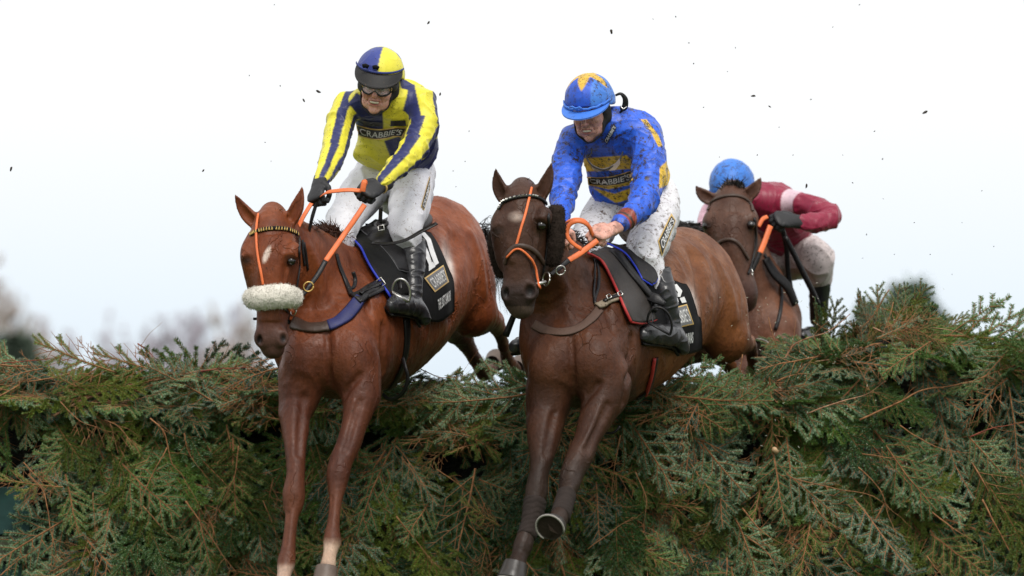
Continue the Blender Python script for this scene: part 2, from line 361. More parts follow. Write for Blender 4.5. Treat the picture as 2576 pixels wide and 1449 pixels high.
# ---------------------------------------------------------------- horses
def side_of(F): return nrm([-F[1], F[0], 0]) if F[1] < 0 else nrm([F[1], -F[0], 0])
def L3(st):                                                 # (px,py,d, a, b) -> station
    return [(P(x, y, d), (a, b)) for x, y, d, a, b in st]
def PL(st):                                                 # (px,py,d, half width in px[, depth ratio])
    return [(P(q[0], q[1], q[2]), (q[3]*S(q[2]), q[3]*S(q[2])*(q[4] if len(q) > 4 else 1.1))) for q in st]
def build_horse(sp):
    f = Fld(P(*sp['lo']), P(*sp['hi']), sp.get('h', .007))
    Sd = sp['side']
    f.loft(L3(sp['trunk']), Sd, k=.03, n=7, cap=.55)
    for (c, r, ax, k) in sp['muscle']: f.ell(P(*c), r, ax, k)
    f.loft(L3(sp['neck']), Sd, k=.07)
    for leg in sp['legs']: f.loft(PL(leg), sp.get('legside', (1, 0, 0)), k=.035, n=3)
    Hs = sp['hside']; Hf = nrm(np.cross([0, 0, 1.], Hs)); Hf = Hf if Hf[1] < 0 else -Hf      # face direction
    f.loft(L3(sp['head']), Hs, k=.04, n=4)
    for (c, r, ax, k) in sp['skull']: f.ell(P(*c), r, [Hs, Hf, (0, 0, 1)] if ax is None else ax, k)
    for (pts, r, k) in sp['hgroove']: f.loft([(P(*p), r) for p in pts], Hs, k=k, sub=True)
    for ear in sp['ears']:
        base, tip, wd_, sgn = ear; b = P(*base); t = P(*tip); ax = t-b; es = nrm(np.cross(ax, Hf)); 
        L = [0, .15, .4, .65, .85, 1.]; W = [.8, .98, 1.0, .74, .42, .1]
        bow = es*sgn*.010
        f.loft([(b+ax*l+bow*math.sin(l*3.1), (wd_*w, wd_*w*.62+.003)) for l, w in zip(L, W)], es, k=.022, n=3)
        f.loft([(b+ax*l+Hf*.016*min(1, w+.1)+bow*math.sin(l*3.1), (wd_*w*.66, wd_*w*.42)) for l, w in zip(L[1:5], W[1:5])], es, k=.006, sub=True)
    def sg(pts, r):
        out = []; last = None
        for p in pts:
            if len(p) == 2:
                d = f.surf(p[0], p[1], sp['lo'][2], sp['hi'][2]); last = d if d is not None else last
                if last is None: continue
                p = (p[0], p[1], last-r*.35)
            out.append((P(*p), r))
        return out
    for (pts, r, k) in sp['groove']:
        q = sg(pts, r)
        if len(q) > 1: f.loft(q, Sd, k=k, sub=True)
    for (pts, r, k) in sp.get('ridge', []):
        q = sg(pts, -r)
        if len(q) > 1: f.loft([(p, abs(rr)) for p, rr in q], Sd, k=k)
    for (c, r, ax, k) in sp.get('nostril', []): f.ell(P(*c), r, ax or [Hs, Hf, (0, 0, 1)], k, sub=True)
    V, F = f.mesh(); V = relax(V, F, 1, .35); qx, qy = px_of(V)
    W = sp['soft'](V, qx, qy)[:, None]; R_ = relax(V, F, 14, .6); V = V*(1-W)+R_*W; N = vnormals(V, F)
    bodym = np.where(V[:, 1] > sp['headd'], 1., .25); V = creases(V, N, .0042, 7.5, (1, 1, .55), 4.4, bodym); V = creases(V, vnormals(V, F), .0016, 24., (1.3, 1, .6), 1.1, bodym); N = vnormals(V, F)
    me = mesh_np('horse_body', V, F); pxx, pyy = px_of(V)
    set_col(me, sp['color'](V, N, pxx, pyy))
    root = thing('horse', sp['label'], 'horse', tuple(P(*sp['base'])))
    body = link('body', me, sp['mat'], root)
    bv = bvh_of(V, F)
    for (c, r) in sp['eyes']:
        m = MB(); bm = bmesh.new(); bmesh.ops.create_uvsphere(bm, u_segments=20, v_segments=14, radius=r)
        m.add([np.array(v.co)+P(*c) for v in bm.verts], [[v.index for v in q.verts] for q in bm.faces]); bm.free()
        m.build('eye', MT['eye'], root)
    return root, bv, dict(V=V, F=F, N=N, Hs=Hs, Hf=Hf, body=body)
MT['sole'] = flat_mat('muddy_sole', (.030, .022, .016), .95, bumpv=1., bs=90, spec=.1); MT['shoe'] = flat_mat('worn_shoe', (.30, .28, .25), .7, bumpv=.3)
def hoof(root, c, axis, r, h, mat, toe=(0, -1, 0), sole=False):
    """truncated cone wall + sole with frog; c = coronet centre, axis = towards the ground"""
    c = np.asarray(c, float); ax = nrm(axis); t = nrm(np.asarray(toe, float)-np.dot(toe, ax)*ax); w = np.cross(ax, t); m = MB(); V = []; n = 20
    prof = [(0, .86, 0), (.12, .93, 0), (.55, 1.02, .12), (.93, 1.16, .26), (1., 1.14, .27)]
    for l, q, fw in prof:
        for j in range(n):
            a = 2*math.pi*j/n; rr = r*q*(1 if math.cos(a) > -.6 else .86)
            V.append(c+ax*h*l+t*(rr*math.cos(a)*1.06+r*fw)+w*rr*math.sin(a))
    for l, q, fw in ((1.0, .98, .27), (.95, .84, .26), (.93, .1, .2)):
        for j in range(n):
            a = 2*math.pi*j/n; V.append(c+ax*h*l+t*(r*q*math.cos(a)*1.06+r*fw)+w*r*q*math.sin(a))
    k = len(prof)+3
    F = [(i*n+j, i*n+(j+1) % n, (i+1)*n+(j+1) % n, (i+1)*n+j) for i in range(k-1) for j in range(n)]+[tuple((k-1)*n+j for j in range(n))]
    m.add(V, F); o = m.build('hoof', MT[mat], root)
    sb = c+ax*h*.985; W2 = [sb+t*r*.27]+[sb+t*(r*.95*math.cos(2*math.pi*j/24)*1.05+r*.27)+w*r*.95*math.sin(2*math.pi*j/24) for j in range(24)]; m = MB(); m.add(W2, [(0, 1+j, 1+(j+1) % 24) for j in range(24)]); fr = [sb+ax*.004+t*(r*a)+w*(r*b) for a, b in ((.75, 0), (-.45, .42), (-.35, 0), (-.45, -.42))]+[sb+ax*.012+t*(r*.1)]; m.add(fr, [(0, 1, 4), (1, 2, 4), (2, 3, 4), (3, 0, 4)]); m.build('sole', MT['sole'], o, False)
    s = MB(); pts = [c+ax*h*1.03+t*(r*1.08*math.cos(a)*1.05+r*.27)+w*r*1.08*math.sin(a) for a in np.linspace(-2.2, 2.2, 22)]
    ribbon(s, pts, ax, r*.14, .005); s.build('horseshoe', MT['shoe'], o)
    return o
def hair(root, name, mat, strands, parent=None):
    """strands: list of (control points, base width)"""
    m = MB()
    for pts, w in strands:
        c = cat_rom(pts, 4); n_ = len(c); T = np.gradient(c, axis=0); V = []; 
        for i in range(n_):
            b = nrm(np.cross(T[i], (0, -1, .1))); ww = w*(1-.85*(i/(n_-1))**1.5); V += [c[i]-b*ww/2, c[i]+b*ww/2, c[i]+np.array([0, .5*ww, 0])]
        F = []
        for i in range(n_-1):
            for j in range(3): F.append((i*3+j, i*3+(j+1) % 3, i*3+3+(j+1) % 3, i*3+3+j))
        m.add(V, F)
    return m.build(name, mat, parent or root)
def tuft(path, n, ln, direc, spread, w=.004, r=None, jit=.012):
    r = r or random; out = []; path = cat_rom(path, 8)
    for _ in range(n):
        i = r.random()*(len(path)-1.001); a = path[int(i)]*(1-i % 1)+path[int(i)+1]*(i % 1)
        a = a+np.array([r.gauss(0, jit), r.gauss(0, jit), r.gauss(0, jit*.6)]); d = nrm(np.array(direc)+np.array([r.gauss(0, spread) for _ in range(3)])); l = ln*r.uniform(.5, 1.15)
        bend = np.array([r.gauss(0, .15), r.gauss(0, .15), -abs(r.gauss(0, .25))])*l
        out.append(([a, a+d*l*.5+bend*.25, a+d*l+bend], w*r.uniform(.6, 1.4)))
    return out
def sst(x, a, b): t = np.clip((x-a)/(b-a), 0, 1); return t*t*(3-2*t)
def blendc(C, c2, m): return C*(1-m[:, None])+np.array(c2)[None]*m[:, None]

F1 = nrm([-.61, -1.4, -.42]); S1 = side_of(F1); U1 = nrm(np.cross(S1, F1)); U1 = U1 if U1[2] > 0 else -U1
HS1 = nrm([.95, -.30, 0])
def col1(V, N, x, y):
    C = np.tile(np.array([.165, .043, .013]), (len(V), 1))
    zz = V[:, 2]
    C = blendc(C, (.072, .024, .013), sst(y, 760, 1000)*.85)                                 # darker chest and legs
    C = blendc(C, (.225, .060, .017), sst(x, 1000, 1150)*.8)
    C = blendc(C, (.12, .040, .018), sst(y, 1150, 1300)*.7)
    hd = (x < 775) & (V[:, 1] < -.17+np.clip((860-y)/300, 0, .4)) & (y < 900)
    m = np.where(hd, sst(y, 780, 850), 0.); C = blendc(C, (.075, .036, .028), m)            # dark muzzle
    st = np.where(hd & (N[:, 1] < 0), np.clip(1-np.hypot((x-671+(y-640)*.35)/9, (y-640)/26), 0, 1)*2.2, 0); C = blendc(C, (.72, .62, .56), np.clip(st, 0, 1))
    C = blendc(C, (.55, .42, .32), np.where((y > 1352) & (x > 790) & (x < 880), sst(y, 1346, 1382), 0)*.85)   # white pastern
    C = blendc(C, (.45, .33, .26), np.where((y > 1410) & (x < 790), sst(y, 1412, 1430), 0)*.7)
    for q in ((651, 856), (712, 852)): C = blendc(C, (.012, .008, .008), np.where(hd, np.clip(1.5-np.hypot((x-q[0])/7, (y-q[1])/11), 0, 1), 0))
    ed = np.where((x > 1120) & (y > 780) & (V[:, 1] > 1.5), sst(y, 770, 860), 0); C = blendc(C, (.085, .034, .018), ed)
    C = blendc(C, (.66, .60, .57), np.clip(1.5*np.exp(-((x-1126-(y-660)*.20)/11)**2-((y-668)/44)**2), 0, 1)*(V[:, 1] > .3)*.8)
    for q in ((732, 657), (621, 655)): C = blendc(C, (.035, .016, .012), np.where(V[:, 1] < .05, np.clip(1.35-np.hypot((x-q[0])/16, (y-q[1])/13), 0, 1), 0)*.9)
    return C
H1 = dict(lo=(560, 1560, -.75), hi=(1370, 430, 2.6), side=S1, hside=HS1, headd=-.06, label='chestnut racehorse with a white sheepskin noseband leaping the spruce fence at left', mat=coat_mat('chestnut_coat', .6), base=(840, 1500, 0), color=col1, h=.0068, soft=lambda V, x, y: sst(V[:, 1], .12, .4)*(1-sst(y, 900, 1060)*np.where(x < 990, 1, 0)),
 trunk=[(826, 915, .03, .11, .12), (836, 890, .14, .20, .21), (870, 845, .38, .235, .29), (925, 800, .65, .265, .345), (985, 765, .95, .28, .335), (1040, 720, 1.2, .265, .305), (1072, 668, 1.42, .245, .285), (1096, 643, 1.62, .235, .285), (1112, 660, 1.85, .15, .2)],
 muscle=[((1178, 722, 1.5), (.115, .20, .24), [S1, F1, U1], .07), ((1050, 760, 1.65), (.12, .2, .24), [S1, F1, U1], .06),
         ((1142, 628, 1.62), (.10, .18, .14), [S1, F1, U1], .09),
         ((768, 905, .03), (.10, .095, .135), None, .075), ((888, 905, .02), (.108, .108, .145), None, .075),
         ((925, 850, .22), (.09, .15, .22), [S1, F1, U1], .06), ((735, 850, .25), (.08, .15, .2), [S1, F1, U1], .06),
         ((760, 985, .08), (.085, .10, .11), None, .05), ((905, 975, .05), (.085, .11, .12), None, .05)],
 neck=[(712, 600, -.03, .072, .115), (742, 640, .08, .092, .165), (778, 685, .22, .12, .215), (818, 730, .34, .155, .25), (855, 780, .45, .20, .27)],
 legs=[[(752, 950, .08, 52), (745, 1018, .05, 44), (742, 1050, 0, 39), (743, 1114, -.07, 29), (744, 1186, -.13, 23, 1.25), (741, 1222, -.16, 26, 1.15), (739, 1246, -.17, 29), (738, 1272, -.18, 25), (734, 1300, -.2, 17, 1.3), (728, 1354, -.24, 16.5, 1.4), (724, 1392, -.27, 20, 1.2), (720, 1416, -.29, 23, 1.2), (715, 1442, -.33, 18), (712, 1468, -.37, 19)],
       [(904, 935, .05, 50), (909, 994, 0, 46), (902, 1023, -.03, 40), (892, 1066, -.07, 32), (878, 1114, -.11, 31), (858, 1160, -.15, 29), (851, 1190, -.17, 30), (848, 1222, -.19, 24), (844, 1262, -.22, 16, 1.3), (839, 1312, -.26, 15.5, 1.4), (836, 1345, -.29, 20, 1.2), (836, 1362, -.3, 22.5, 1.2), (830, 1392, -.34, 17), (825, 1422, -.38, 20)],
       [(1055, 800, 1.6, 62), (1100, 812, 1.72, 42), (1135, 828, 1.88, 30), (1163, 848, 2.0, 25, 1.3), (1178, 872, 2.06, 20, 1.3), (1200, 912, 2.16, 16, 1.3), (1216, 938, 2.24, 19), (1238, 925, 2.34, 17)],
       [(1195, 785, 1.5, 52), (1228, 800, 1.68, 31), (1247, 812, 1.9, 22, 1.4), (1258, 840, 1.98, 17, 1.3), (1270, 880, 2.08, 15, 1.3), (1280, 915, 2.18, 19), (1296, 932, 2.28, 17)]],
 groove=[([(824, 838), (827, 900), (832, 965), (838, 1008)], .011, .022), ([(905, 945), (868, 990), (852, 1012)], .008, .03),
         ([(966, 820), (962, 880), (958, 940), (957, 1000)], .016, .03), ([(905, 1010), (885, 1070), (868, 1130)], .009, .03), ([(765, 1000), (756, 1070), (752, 1140)], .009, .03), ([(1150, 600), (1141, 650), (1137, 720), (1138, 790)], .022, .07), ([(885, 640), (905, 720), (930, 790)], .010, .03), ([(726, 1290), (719, 1370)], .006, .008), ([(834, 1250), (828, 1320)], .006, .008)],
 ridge=[([(722, 680), (712, 725)], .008, .02), ([(655, 680), (663, 725)], .008, .02), ([(770, 620), (800, 690), (812, 760)], .012, .05), ([(718, 640), (733, 636), (745, 646)], .006, .012), ([(612, 645), (622, 637), (634, 642)], .006, .012), ([(890, 1010), (878, 1060), (862, 1120)], .008, .012), ([(1180, 590), (1205, 660), (1215, 740)], .012, .05)],
 head=[(688, 552, -0.110, .066, .085), (686, 590, -0.170, .094, .118), (684, 632, -0.195, .106, .128), (684, 668, -0.210, .098, .135), (685, 712, -0.220, .080, .125), (685, 760, -0.240, .066, .10), (684, 805, -0.260, .066, .082), (683, 845, -0.275, .068, .07), (686, 872, -0.270, .052, .052)],
 skull=[((626, 636, -0.240), (.026, .045, .042), None, .05), ((741, 634, -0.285), (.026, .045, .042), None, .05), ((646, 690, -0.120), (.035, .10, .11), None, .06), ((722, 705, -0.150), (.042, .11, .13), None, .05),
        ((656, 850, -0.315), (.030, .03, .042), None, .02), ((708, 850, -0.325), (.032, .03, .042), None, .02), ((688, 885, -0.280), (.035, .035, .022), None, .02), ((682, 700, -0.325), (.03, .02, .12), None, .05)],
 hgroove=[([(655, 700, -0.360), (658, 760, -0.360)], .006, .02), ([(712, 690, -0.370), (706, 760, -0.370)], .006, .02), ([(640, 610, -0.330), (650, 590, -0.320)], .012, .03), ([(732, 606, -0.340), (722, 590, -0.330)], .012, .03), ([(683, 862, -0.370), (685, 885, -0.360)], .004, .012), ([(652, 878, -0.340), (686, 884, -0.355), (720, 876, -0.350)], .003, .008)],
 nostril=[((651, 856, -0.345), (.013, .03, .024), None, .01), ((712, 852, -0.362), (.019, .03, .028), None, .01)],
 ears=[((648, 566, -0.140), (592, 490, -0.150), .033, -1), ((727, 562, -0.170), (760, 470, -0.190), .033, 1)],
 eyes=[((623, 655, -0.245), .021), ((732, 657, -0.298), .022)])
horse1, bv1, hd1 = build_horse(H1)
hoof(horse1, P(822, 1424, -.39), (-.1, -.25, -1), .052, .085, 'hoof', (0, -1, 0))
hoof(horse1, P(711, 1462, -.38), (-.1, -.25, -1), .052, .085, 'hoof', (0, -1, 0))
hoof(horse1, P(1238, 918, 2.38), (.3, .9, .1), .05, .07, 'hoof', (0, 0, 1))
hoof(horse1, P(1298, 930, 2.32), (.3, .9, .0), .05, .07, 'hoof', (0, 0, 1))

S2 = S1; F2 = F1; U2 = U1; HS2 = nrm([.93, -.34, 0])
def col2(V, N, x, y):
    C = np.tile(np.array([.074, .025, .010]), (len(V), 1))
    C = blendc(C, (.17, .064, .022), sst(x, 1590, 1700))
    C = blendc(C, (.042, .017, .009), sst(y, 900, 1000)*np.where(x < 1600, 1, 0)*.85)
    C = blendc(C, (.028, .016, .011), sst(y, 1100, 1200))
    hd = (x < 1400) & (V[:, 1] < -.17+np.clip((740-y)/300, 0, .4)) & (y < 800)
    C = blendc(C, (.050, .023, .014), np.where(hd, .85, 0.)); C = blendc(C, (.035, .022, .02), np.where(hd, sst(y, 690, 740), 0))
    C = blendc(C, (.14, .10, .08), np.where(hd & (y > 770), .4, 0))
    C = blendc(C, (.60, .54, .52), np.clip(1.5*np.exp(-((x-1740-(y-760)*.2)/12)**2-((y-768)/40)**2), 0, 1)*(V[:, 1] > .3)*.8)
    for q in ((1361, 567), (1250, 582)): C = blendc(C, (.022, .013, .011), np.where(V[:, 1] < .05, np.clip(1.35-np.hypot((x-q[0])/16, (y-q[1])/14), 0, 1), 0)*.9)
    for q in ((1270, 737), (1333, 733)): C = blendc(C, (.010, .008, .008), np.where(hd, np.clip(1.5-np.hypot((x-q[0])/9, (y-q[1])/12), 0, 1), 0))
    st = np.where(hd & (N[:, 1] < 0), np.clip(1.2-np.hypot((x-1298)/20, (y-545)/14), 0, 1), 0); C = blendc(C, (.5, .42, .37), np.clip(st, 0, 1)*.6)
    return C
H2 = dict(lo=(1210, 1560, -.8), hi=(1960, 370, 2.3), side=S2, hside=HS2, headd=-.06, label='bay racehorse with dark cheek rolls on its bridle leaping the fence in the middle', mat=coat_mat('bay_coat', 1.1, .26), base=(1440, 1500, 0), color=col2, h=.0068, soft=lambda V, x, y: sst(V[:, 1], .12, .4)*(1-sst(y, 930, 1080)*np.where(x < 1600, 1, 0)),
 trunk=[(1438, 930, .03, .11, .12), (1448, 905, .14, .20, .22), (1480, 865, .38, .24, .30), (1535, 830, .65, .27, .35), (1600, 795, .95, .285, .345), (1662, 758, 1.2, .265, .305), (1695, 725, 1.42, .245, .275), (1722, 712, 1.62, .225, .26), (1742, 735, 1.85, .15, .18)],
 muscle=[((1816, 792, 1.5), (.115, .2, .235), [S1, F1, U1], .07), ((1690, 810, 1.65), (.12, .2, .24), [S1, F1, U1], .06), ((1772, 700, 1.62), (.10, .18, .13), [S1, F1, U1], .09),
         ((1385, 930, .03), (.10, .095, .135), None, .09), ((1500, 918, .02), (.112, .112, .15), None, .075), ((1545, 870, .22), (.09, .15, .22), [S1, F1, U1], .06), ((1358, 860, .25), (.08, .15, .2), [S1, F1, U1], .06),
         ((1382, 1010, .08), (.09, .1, .11), None, .05), ((1530, 980, .05), (.09, .11, .13), None, .05)],
 neck=[(1350, 590, -.03, .072, .115), (1376, 640, .08, .092, .165), (1403, 695, .22, .125, .215), (1432, 750, .34, .16, .25), (1465, 800, .45, .20, .27)],
 legs=[[(1380, 985, .08, 54), (1375, 1040, .05, 50), (1370, 1075, 0, 46), (1367, 1109, -.05, 40), (1364, 1145, -.09, 31), (1358, 1182, -.12, 25, 1.25), (1352, 1212, -.14, 26, 1.2), (1350, 1236, -.15, 29), (1345, 1262, -.17, 25), (1338, 1288, -.19, 20, 1.3), (1328, 1330, -.23, 19, 1.4), (1316, 1372, -.27, 25, 1.2), (1307, 1398, -.3, 20), (1299, 1424, -.34, 24)],
       [(1535, 950, .05, 52), (1516, 1005, .0, 50), (1500, 1045, -.04, 43), (1476, 1105, -.11, 32), (1460, 1145, -.15, 34), (1440, 1188, -.2, 30), (1433, 1216, -.24, 27), (1425, 1246, -.32, 19, 1.3), (1415, 1278, -.4, 19, 1.3), (1404, 1308, -.48, 24, 1.2), (1393, 1325, -.53, 22)],
       [(1700, 850, 1.6, 62), (1740, 870, 1.75, 40), (1790, 885, 1.95, 26), (1830, 915, 2.1, 18), (1850, 950, 2.25, 18)],
       [(1835, 850, 1.5, 50), (1865, 862, 1.7, 28), (1885, 868, 1.9, 20), (1893, 900, 2.0, 15), (1900, 940, 2.1, 17)]],
 groove=[([(1436, 850), (1440, 920), (1444, 985), (1448, 1025)], .011, .022), ([(1505, 968), (1478, 1003), (1462, 1030)], .008, .03),
         ([(1590, 850), (1586, 900), (1580, 960), (1572, 1010)], .016, .03), ([(1530, 1020), (1505, 1070), (1478, 1130)], .009, .03), ([(1395, 1040), (1382, 1090), (1374, 1140)], .009, .03), ([(1748, 640), (1762, 700), (1764, 760), (1757, 830)], .022, .07), ([(1500, 690), (1520, 760), (1545, 830)], .010, .03)],
 ridge=[([(1348, 610), (1340, 655)], .008, .02), ([(1282, 610), (1288, 655)], .008, .02), ([(1395, 680), (1420, 740), (1435, 800)], .012, .05), ([(1348, 550), (1362, 545), (1373, 555)], .006, .012), ([(1243, 572), (1253, 563), (1265, 568)], .006, .012), ([(1512, 1010), (1490, 1070), (1465, 1120)], .008, .012), ([(1800, 660), (1830, 730), (1845, 800)], .012, .05)],
 head=[(1318, 490, -0.110, .066, .085), (1317, 525, -0.170, .096, .118), (1314, 562, -0.195, .108, .128), (1312, 600, -0.210, .100, .135), (1311, 640, -0.220, .083, .125), (1309, 680, -0.240, .070, .10), (1308, 715, -0.260, .072, .088), (1306, 742, -0.275, .076, .078), (1311, 770, -0.270, .058, .058)],
 skull=[((1255, 566, -0.240), (.026, .045, .042), None, .05), ((1372, 545, -0.285), (.027, .05, .042), None, .05), ((1273, 622, -0.120), (.035, .10, .11), None, .06), ((1350, 630, -0.150), (.042, .11, .13), None, .05),
        ((1276, 737, -0.315), (.030, .03, .042), None, .02), ((1334, 733, -0.330), (.038, .034, .045), None, .02), ((1313, 778, -0.280), (.040, .04, .026), None, .02), ((1309, 640, -0.325), (.03, .02, .11), None, .05)],
 hgroove=[([(1284, 630, -0.360), (1286, 690, -0.360)], .006, .02), ([(1340, 625, -0.370), (1332, 690, -0.370)], .006, .02), ([(1270, 540, -0.330), (1282, 520, -0.320)], .012, .03), ([(1362, 528, -0.340), (1352, 512, -0.330)], .012, .03), ([(1306, 748, -0.370), (1308, 775, -0.360)], .004, .012), ([(1275, 772, -0.340), (1310, 777, -0.360), (1345, 768, -0.350)], .003, .008)],
 nostril=[((1270, 737, -0.352), (.015, .03, .027), None, .01), ((1333, 732, -0.368), (.025, .03, .032), None, .01)],
 ears=[((1272, 505, -0.140), (1247, 425, -0.150), .034, -1), ((1354, 500, -0.170), (1387, 410, -0.190), .034, 1)],
 eyes=[((1252, 582, -0.245), .021), ((1361, 567, -0.302), .022)])
horse2, bv2, hd2 = build_horse(H2)
hoof(horse2, P(1298, 1414, -.35), (-.25, -.25, -1), .058, .085, 'hoof_dark', (0, -1, 0))
hoof(horse2, P(1396, 1318, -.56), (-.22, -.75, -.42), .058, .06, 'hoof_dark', (-.35, -.1, .95))

F3 = nrm([-.25, -1.4, -.1]); S3 = side_of(F3); U3 = np.array([0, 0, 1.]); HS3 = nrm([.97, -.2, 0])
def col3(V, N, x, y):
    C = np.tile(np.array([.10, .042, .025]), (len(V), 1))
    C = blendc(C, (.17, .072, .038), sst(x, 1890, 1930)*np.where(V[:, 1] > 2.3, 1, 0)*.8)
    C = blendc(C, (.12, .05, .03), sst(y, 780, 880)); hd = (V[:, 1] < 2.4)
    C = blendc(C, (.085, .042, .028), np.where(hd, .8, 0.))
    for q in ((1888, 567), (1778, 567)): C = blendc(C, (.022, .013, .011), np.where(hd, np.clip(1.35-np.hypot((x-q[0])/15, (y-q[1])/13), 0, 1), 0)*.9)
    C = blendc(C, (.06, .03, .024), np.where(hd, sst(y, 680, 730), 0))
    return C
H3 = dict(lo=(1670, 1150, 1.9), hi=(2040, 400, 4.4), side=S3, hside=HS3, headd=2.45, label='dark bay racehorse partly hidden behind the middle horse and the fence top', mat=coat_mat('dark_bay_coat', .5), base=(1940, 1400, 2.8), color=col3, h=.008, soft=lambda V, x, y: sst(V[:, 1], 2.5, 2.75),
 trunk=[(1922, 860, 2.62, .12, .14), (1920, 845, 2.72, .17, .20), (1908, 825, 2.95, .20, .25), (1895, 815, 3.25, .23, .29), (1880, 805, 3.6, .25, .29), (1865, 795, 4.0, .24, .26)],
 muscle=[((1885, 850, 2.65), (.10, .11, .13), None, .05), ((1965, 840, 2.65), (.10, .11, .14), None, .05)],
 neck=[(1835, 548, 2.5, .075, .115), (1845, 600, 2.6, .10, .155), (1866, 665, 2.72, .14, .21), (1895, 740, 2.8, .17, .24), (1915, 800, 2.85, .19, .25)],
 legs=[[(1880, 890, 2.6, 45), (1880, 960, 2.5, 32), (1880, 1060, 2.4, 24)], [(1965, 890, 2.6, 44), (1960, 905, 2.42, 32), (1925, 900, 2.3, 24), (1915, 890, 2.22, 18)]],
 groove=[([(1925, 780, 2.5), (1925, 850, 2.45)], .012, .03)],
 head=[(1843, 492, 2.43, .066, .085), (1841, 522, 2.37, .098, .118), (1838, 556, 2.34, .112, .128), (1840, 590, 2.32, .106, .135), (1846, 630, 2.30, .086, .125), (1855, 670, 2.28, .070, .10), (1864, 705, 2.26, .066, .085), (1872, 735, 2.25, .068, .075), (1876, 758, 2.26, .055, .055)],
 skull=[((1782, 560, 2.3), (.027, .045, .042), None, .05), ((1893, 552, 2.27), (.027, .045, .042), None, .05), ((1800, 620, 2.42), (.04, .10, .12), None, .05), ((1885, 620, 2.38), (.042, .11, .13), None, .05), ((1846, 630, 2.2), (.03, .02, .11), None, .05)],
 hgroove=[([(1825, 620, 2.17), (1832, 680, 2.17)], .006, .02)],
 nostril=[], ears=[((1795, 505, 2.40), (1749, 467, 2.40), .034, -1), ((1875, 497, 2.37), (1914, 446, 2.35), .034, 1)],
 eyes=[((1778, 568, 2.27), .021), ((1889, 566, 2.222), .022)])
horse3, bv3, hd3 = build_horse(H3)
hoof(horse3, P(1914, 888, 2.2), (-.1, -.9, -.2), .058, .05, 'hoof_dark', (-.2, 0, 1))
# ---------------------------------------------------------------- riders
def hand_into(f, W, fd, nd, ad, s=1.0, curl=(55, 140, 205), k=.005, thick=1.0):
    """fist: W wrist, fd wrist->knuckles, nd back-of-hand normal, ad index->little finger"""
    fd = nrm(fd); nd = nrm(nd-np.dot(nd, fd)*np.asarray(fd)); ad = nrm(ad-np.dot(ad, fd)*fd-np.dot(ad, nd)*nd); q = thick
    f.loft([(W-fd*.03*s, (.028*s*q, .021*s*q)), (W+fd*.02*s, (.032*s*q, .020*s*q)), (W+fd*.055*s, (.040*s*q, .018*s*q)), (W+fd*.085*s, (.041*s*q, .014*s*q))], ad, k=.01, n=3)
    ln = (.040, .044, .041, .033)
    for i in range(4):
        K = W+fd*(.083-.004*abs(i-1.2))*s+ad*(i-1.5)*.0205*s+nd*.002*s; pts = [(K-fd*.01*s, .0105*s*q)]; p = K
        pts.append((K, .0108*s*q))
        for j, (c, l) in enumerate(zip(curl, (1, .66, .5))):
            a = math.radians(c+(i-1.5)*5); p = p+(fd*math.cos(a)-nd*math.sin(a))*ln[i]*l*s; pts.append((p, (.0098, .0090, .0078)[j]*s*q))
        f.loft(pts, ad, k=k, n=2, smooth=False)
    b = W+fd*.022*s-ad*.030*s; t1 = b+(fd*.55-ad*.55-nd*.35)*.036*s; t2 = t1+(fd*.75+ad*.10-nd*.65)*.032*s; t3 = t2+(fd*.35+ad*.6-nd*.6)*.024*s
    f.loft([(b, .016*s*q), (t1, .0125*s*q), (t2, .0108*s*q), (t3, .0088*s*q)], nd, k=k, n=2, smooth=False)
class Head:
    def __init__(h, o, f, r): 
        h.o = np.asarray(o, float); h.f = nrm(f); h.r = nrm(np.asarray(r, float)-np.dot(r, h.f)*h.f); h.u = nrm(np.cross(h.r, h.f)); 
        if h.u[2] < 0: h.u = -h.u
    def __call__(h, x, y, z): return h.o+h.r*x+h.f*y+h.u*z
def face_into(f, h, grim=1.0):
    ax = [h.r, h.f, h.u]; E = lambda c, r, k=.012, sub=False: f.ell(h(*c), r, ax, k, sub)
    E((0, .0, .045), (.076, .094, .085)); E((0, .030, -.03), (.062, .060, .075), .03)
    f.loft([(h(0, .045, -.03), (.058, .040)), (h(0, .052, -.07), (.050, .034)), (h(0, .060, -.105), (.026, .022))], h.r, k=.022)
    E((0, .076, -.108), (.017, .014, .014), .014)
    for s_ in (-1, 1):
        E((s_*.036, .066, -.030), (.022, .020, .020), .018); E((s_*.040, .050, -.080), (.018, .02, .02), .02)
        E((s_*.030, .098, .003), (.016, .014, .011), .008, True); E((s_*.031, .085, .002), (.0145, .0125, .0125), .004)
        f.loft([(h(s_*.010, .094, .018), .006), (h(s_*.032, .092, .022), .007), (h(s_*.050, .078, .016), .005)], h.u, k=.008)
        E((s_*.0125, .100, -.034), (.008, .009, .007), .006); f.loft([(h(s_*.019, .094, -.036), .003), (h(s_*.030, .082, -.055), .003), (h(s_*.032, .075, -.07), .002)], h.u, k=.008, sub=True)
        E((s_*.080, -.004, -.012), (.009, .020, .030), .006); E((s_*.088, .002, -.010), (.005, .010, .018), .004, True)
    f.loft([(h(0, .090, .015), .009), (h(0, .104, -.008), .010), (h(0, .116, -.028), .0115), (h(0, .104, -.038), .008)], h.u, k=.008)
    E((0, .088, -.060), (.024, .012, .0085), .008); E((0, .086, -.078), (.022, .012, .008), .008)     # lips
    E((0, .100, -.0685), (.024*grim if grim > 1.1 else .021, .014, .0088 if grim > 1.1 else .0062), .003, True)
    if grim > 1.1:
        for s_ in (-1, 1): E((s_*.026, .094, -.064), (.008, .010, .0045), .003, True); E((s_*.040, .074, -.036), (.02, .016, .016), .012)
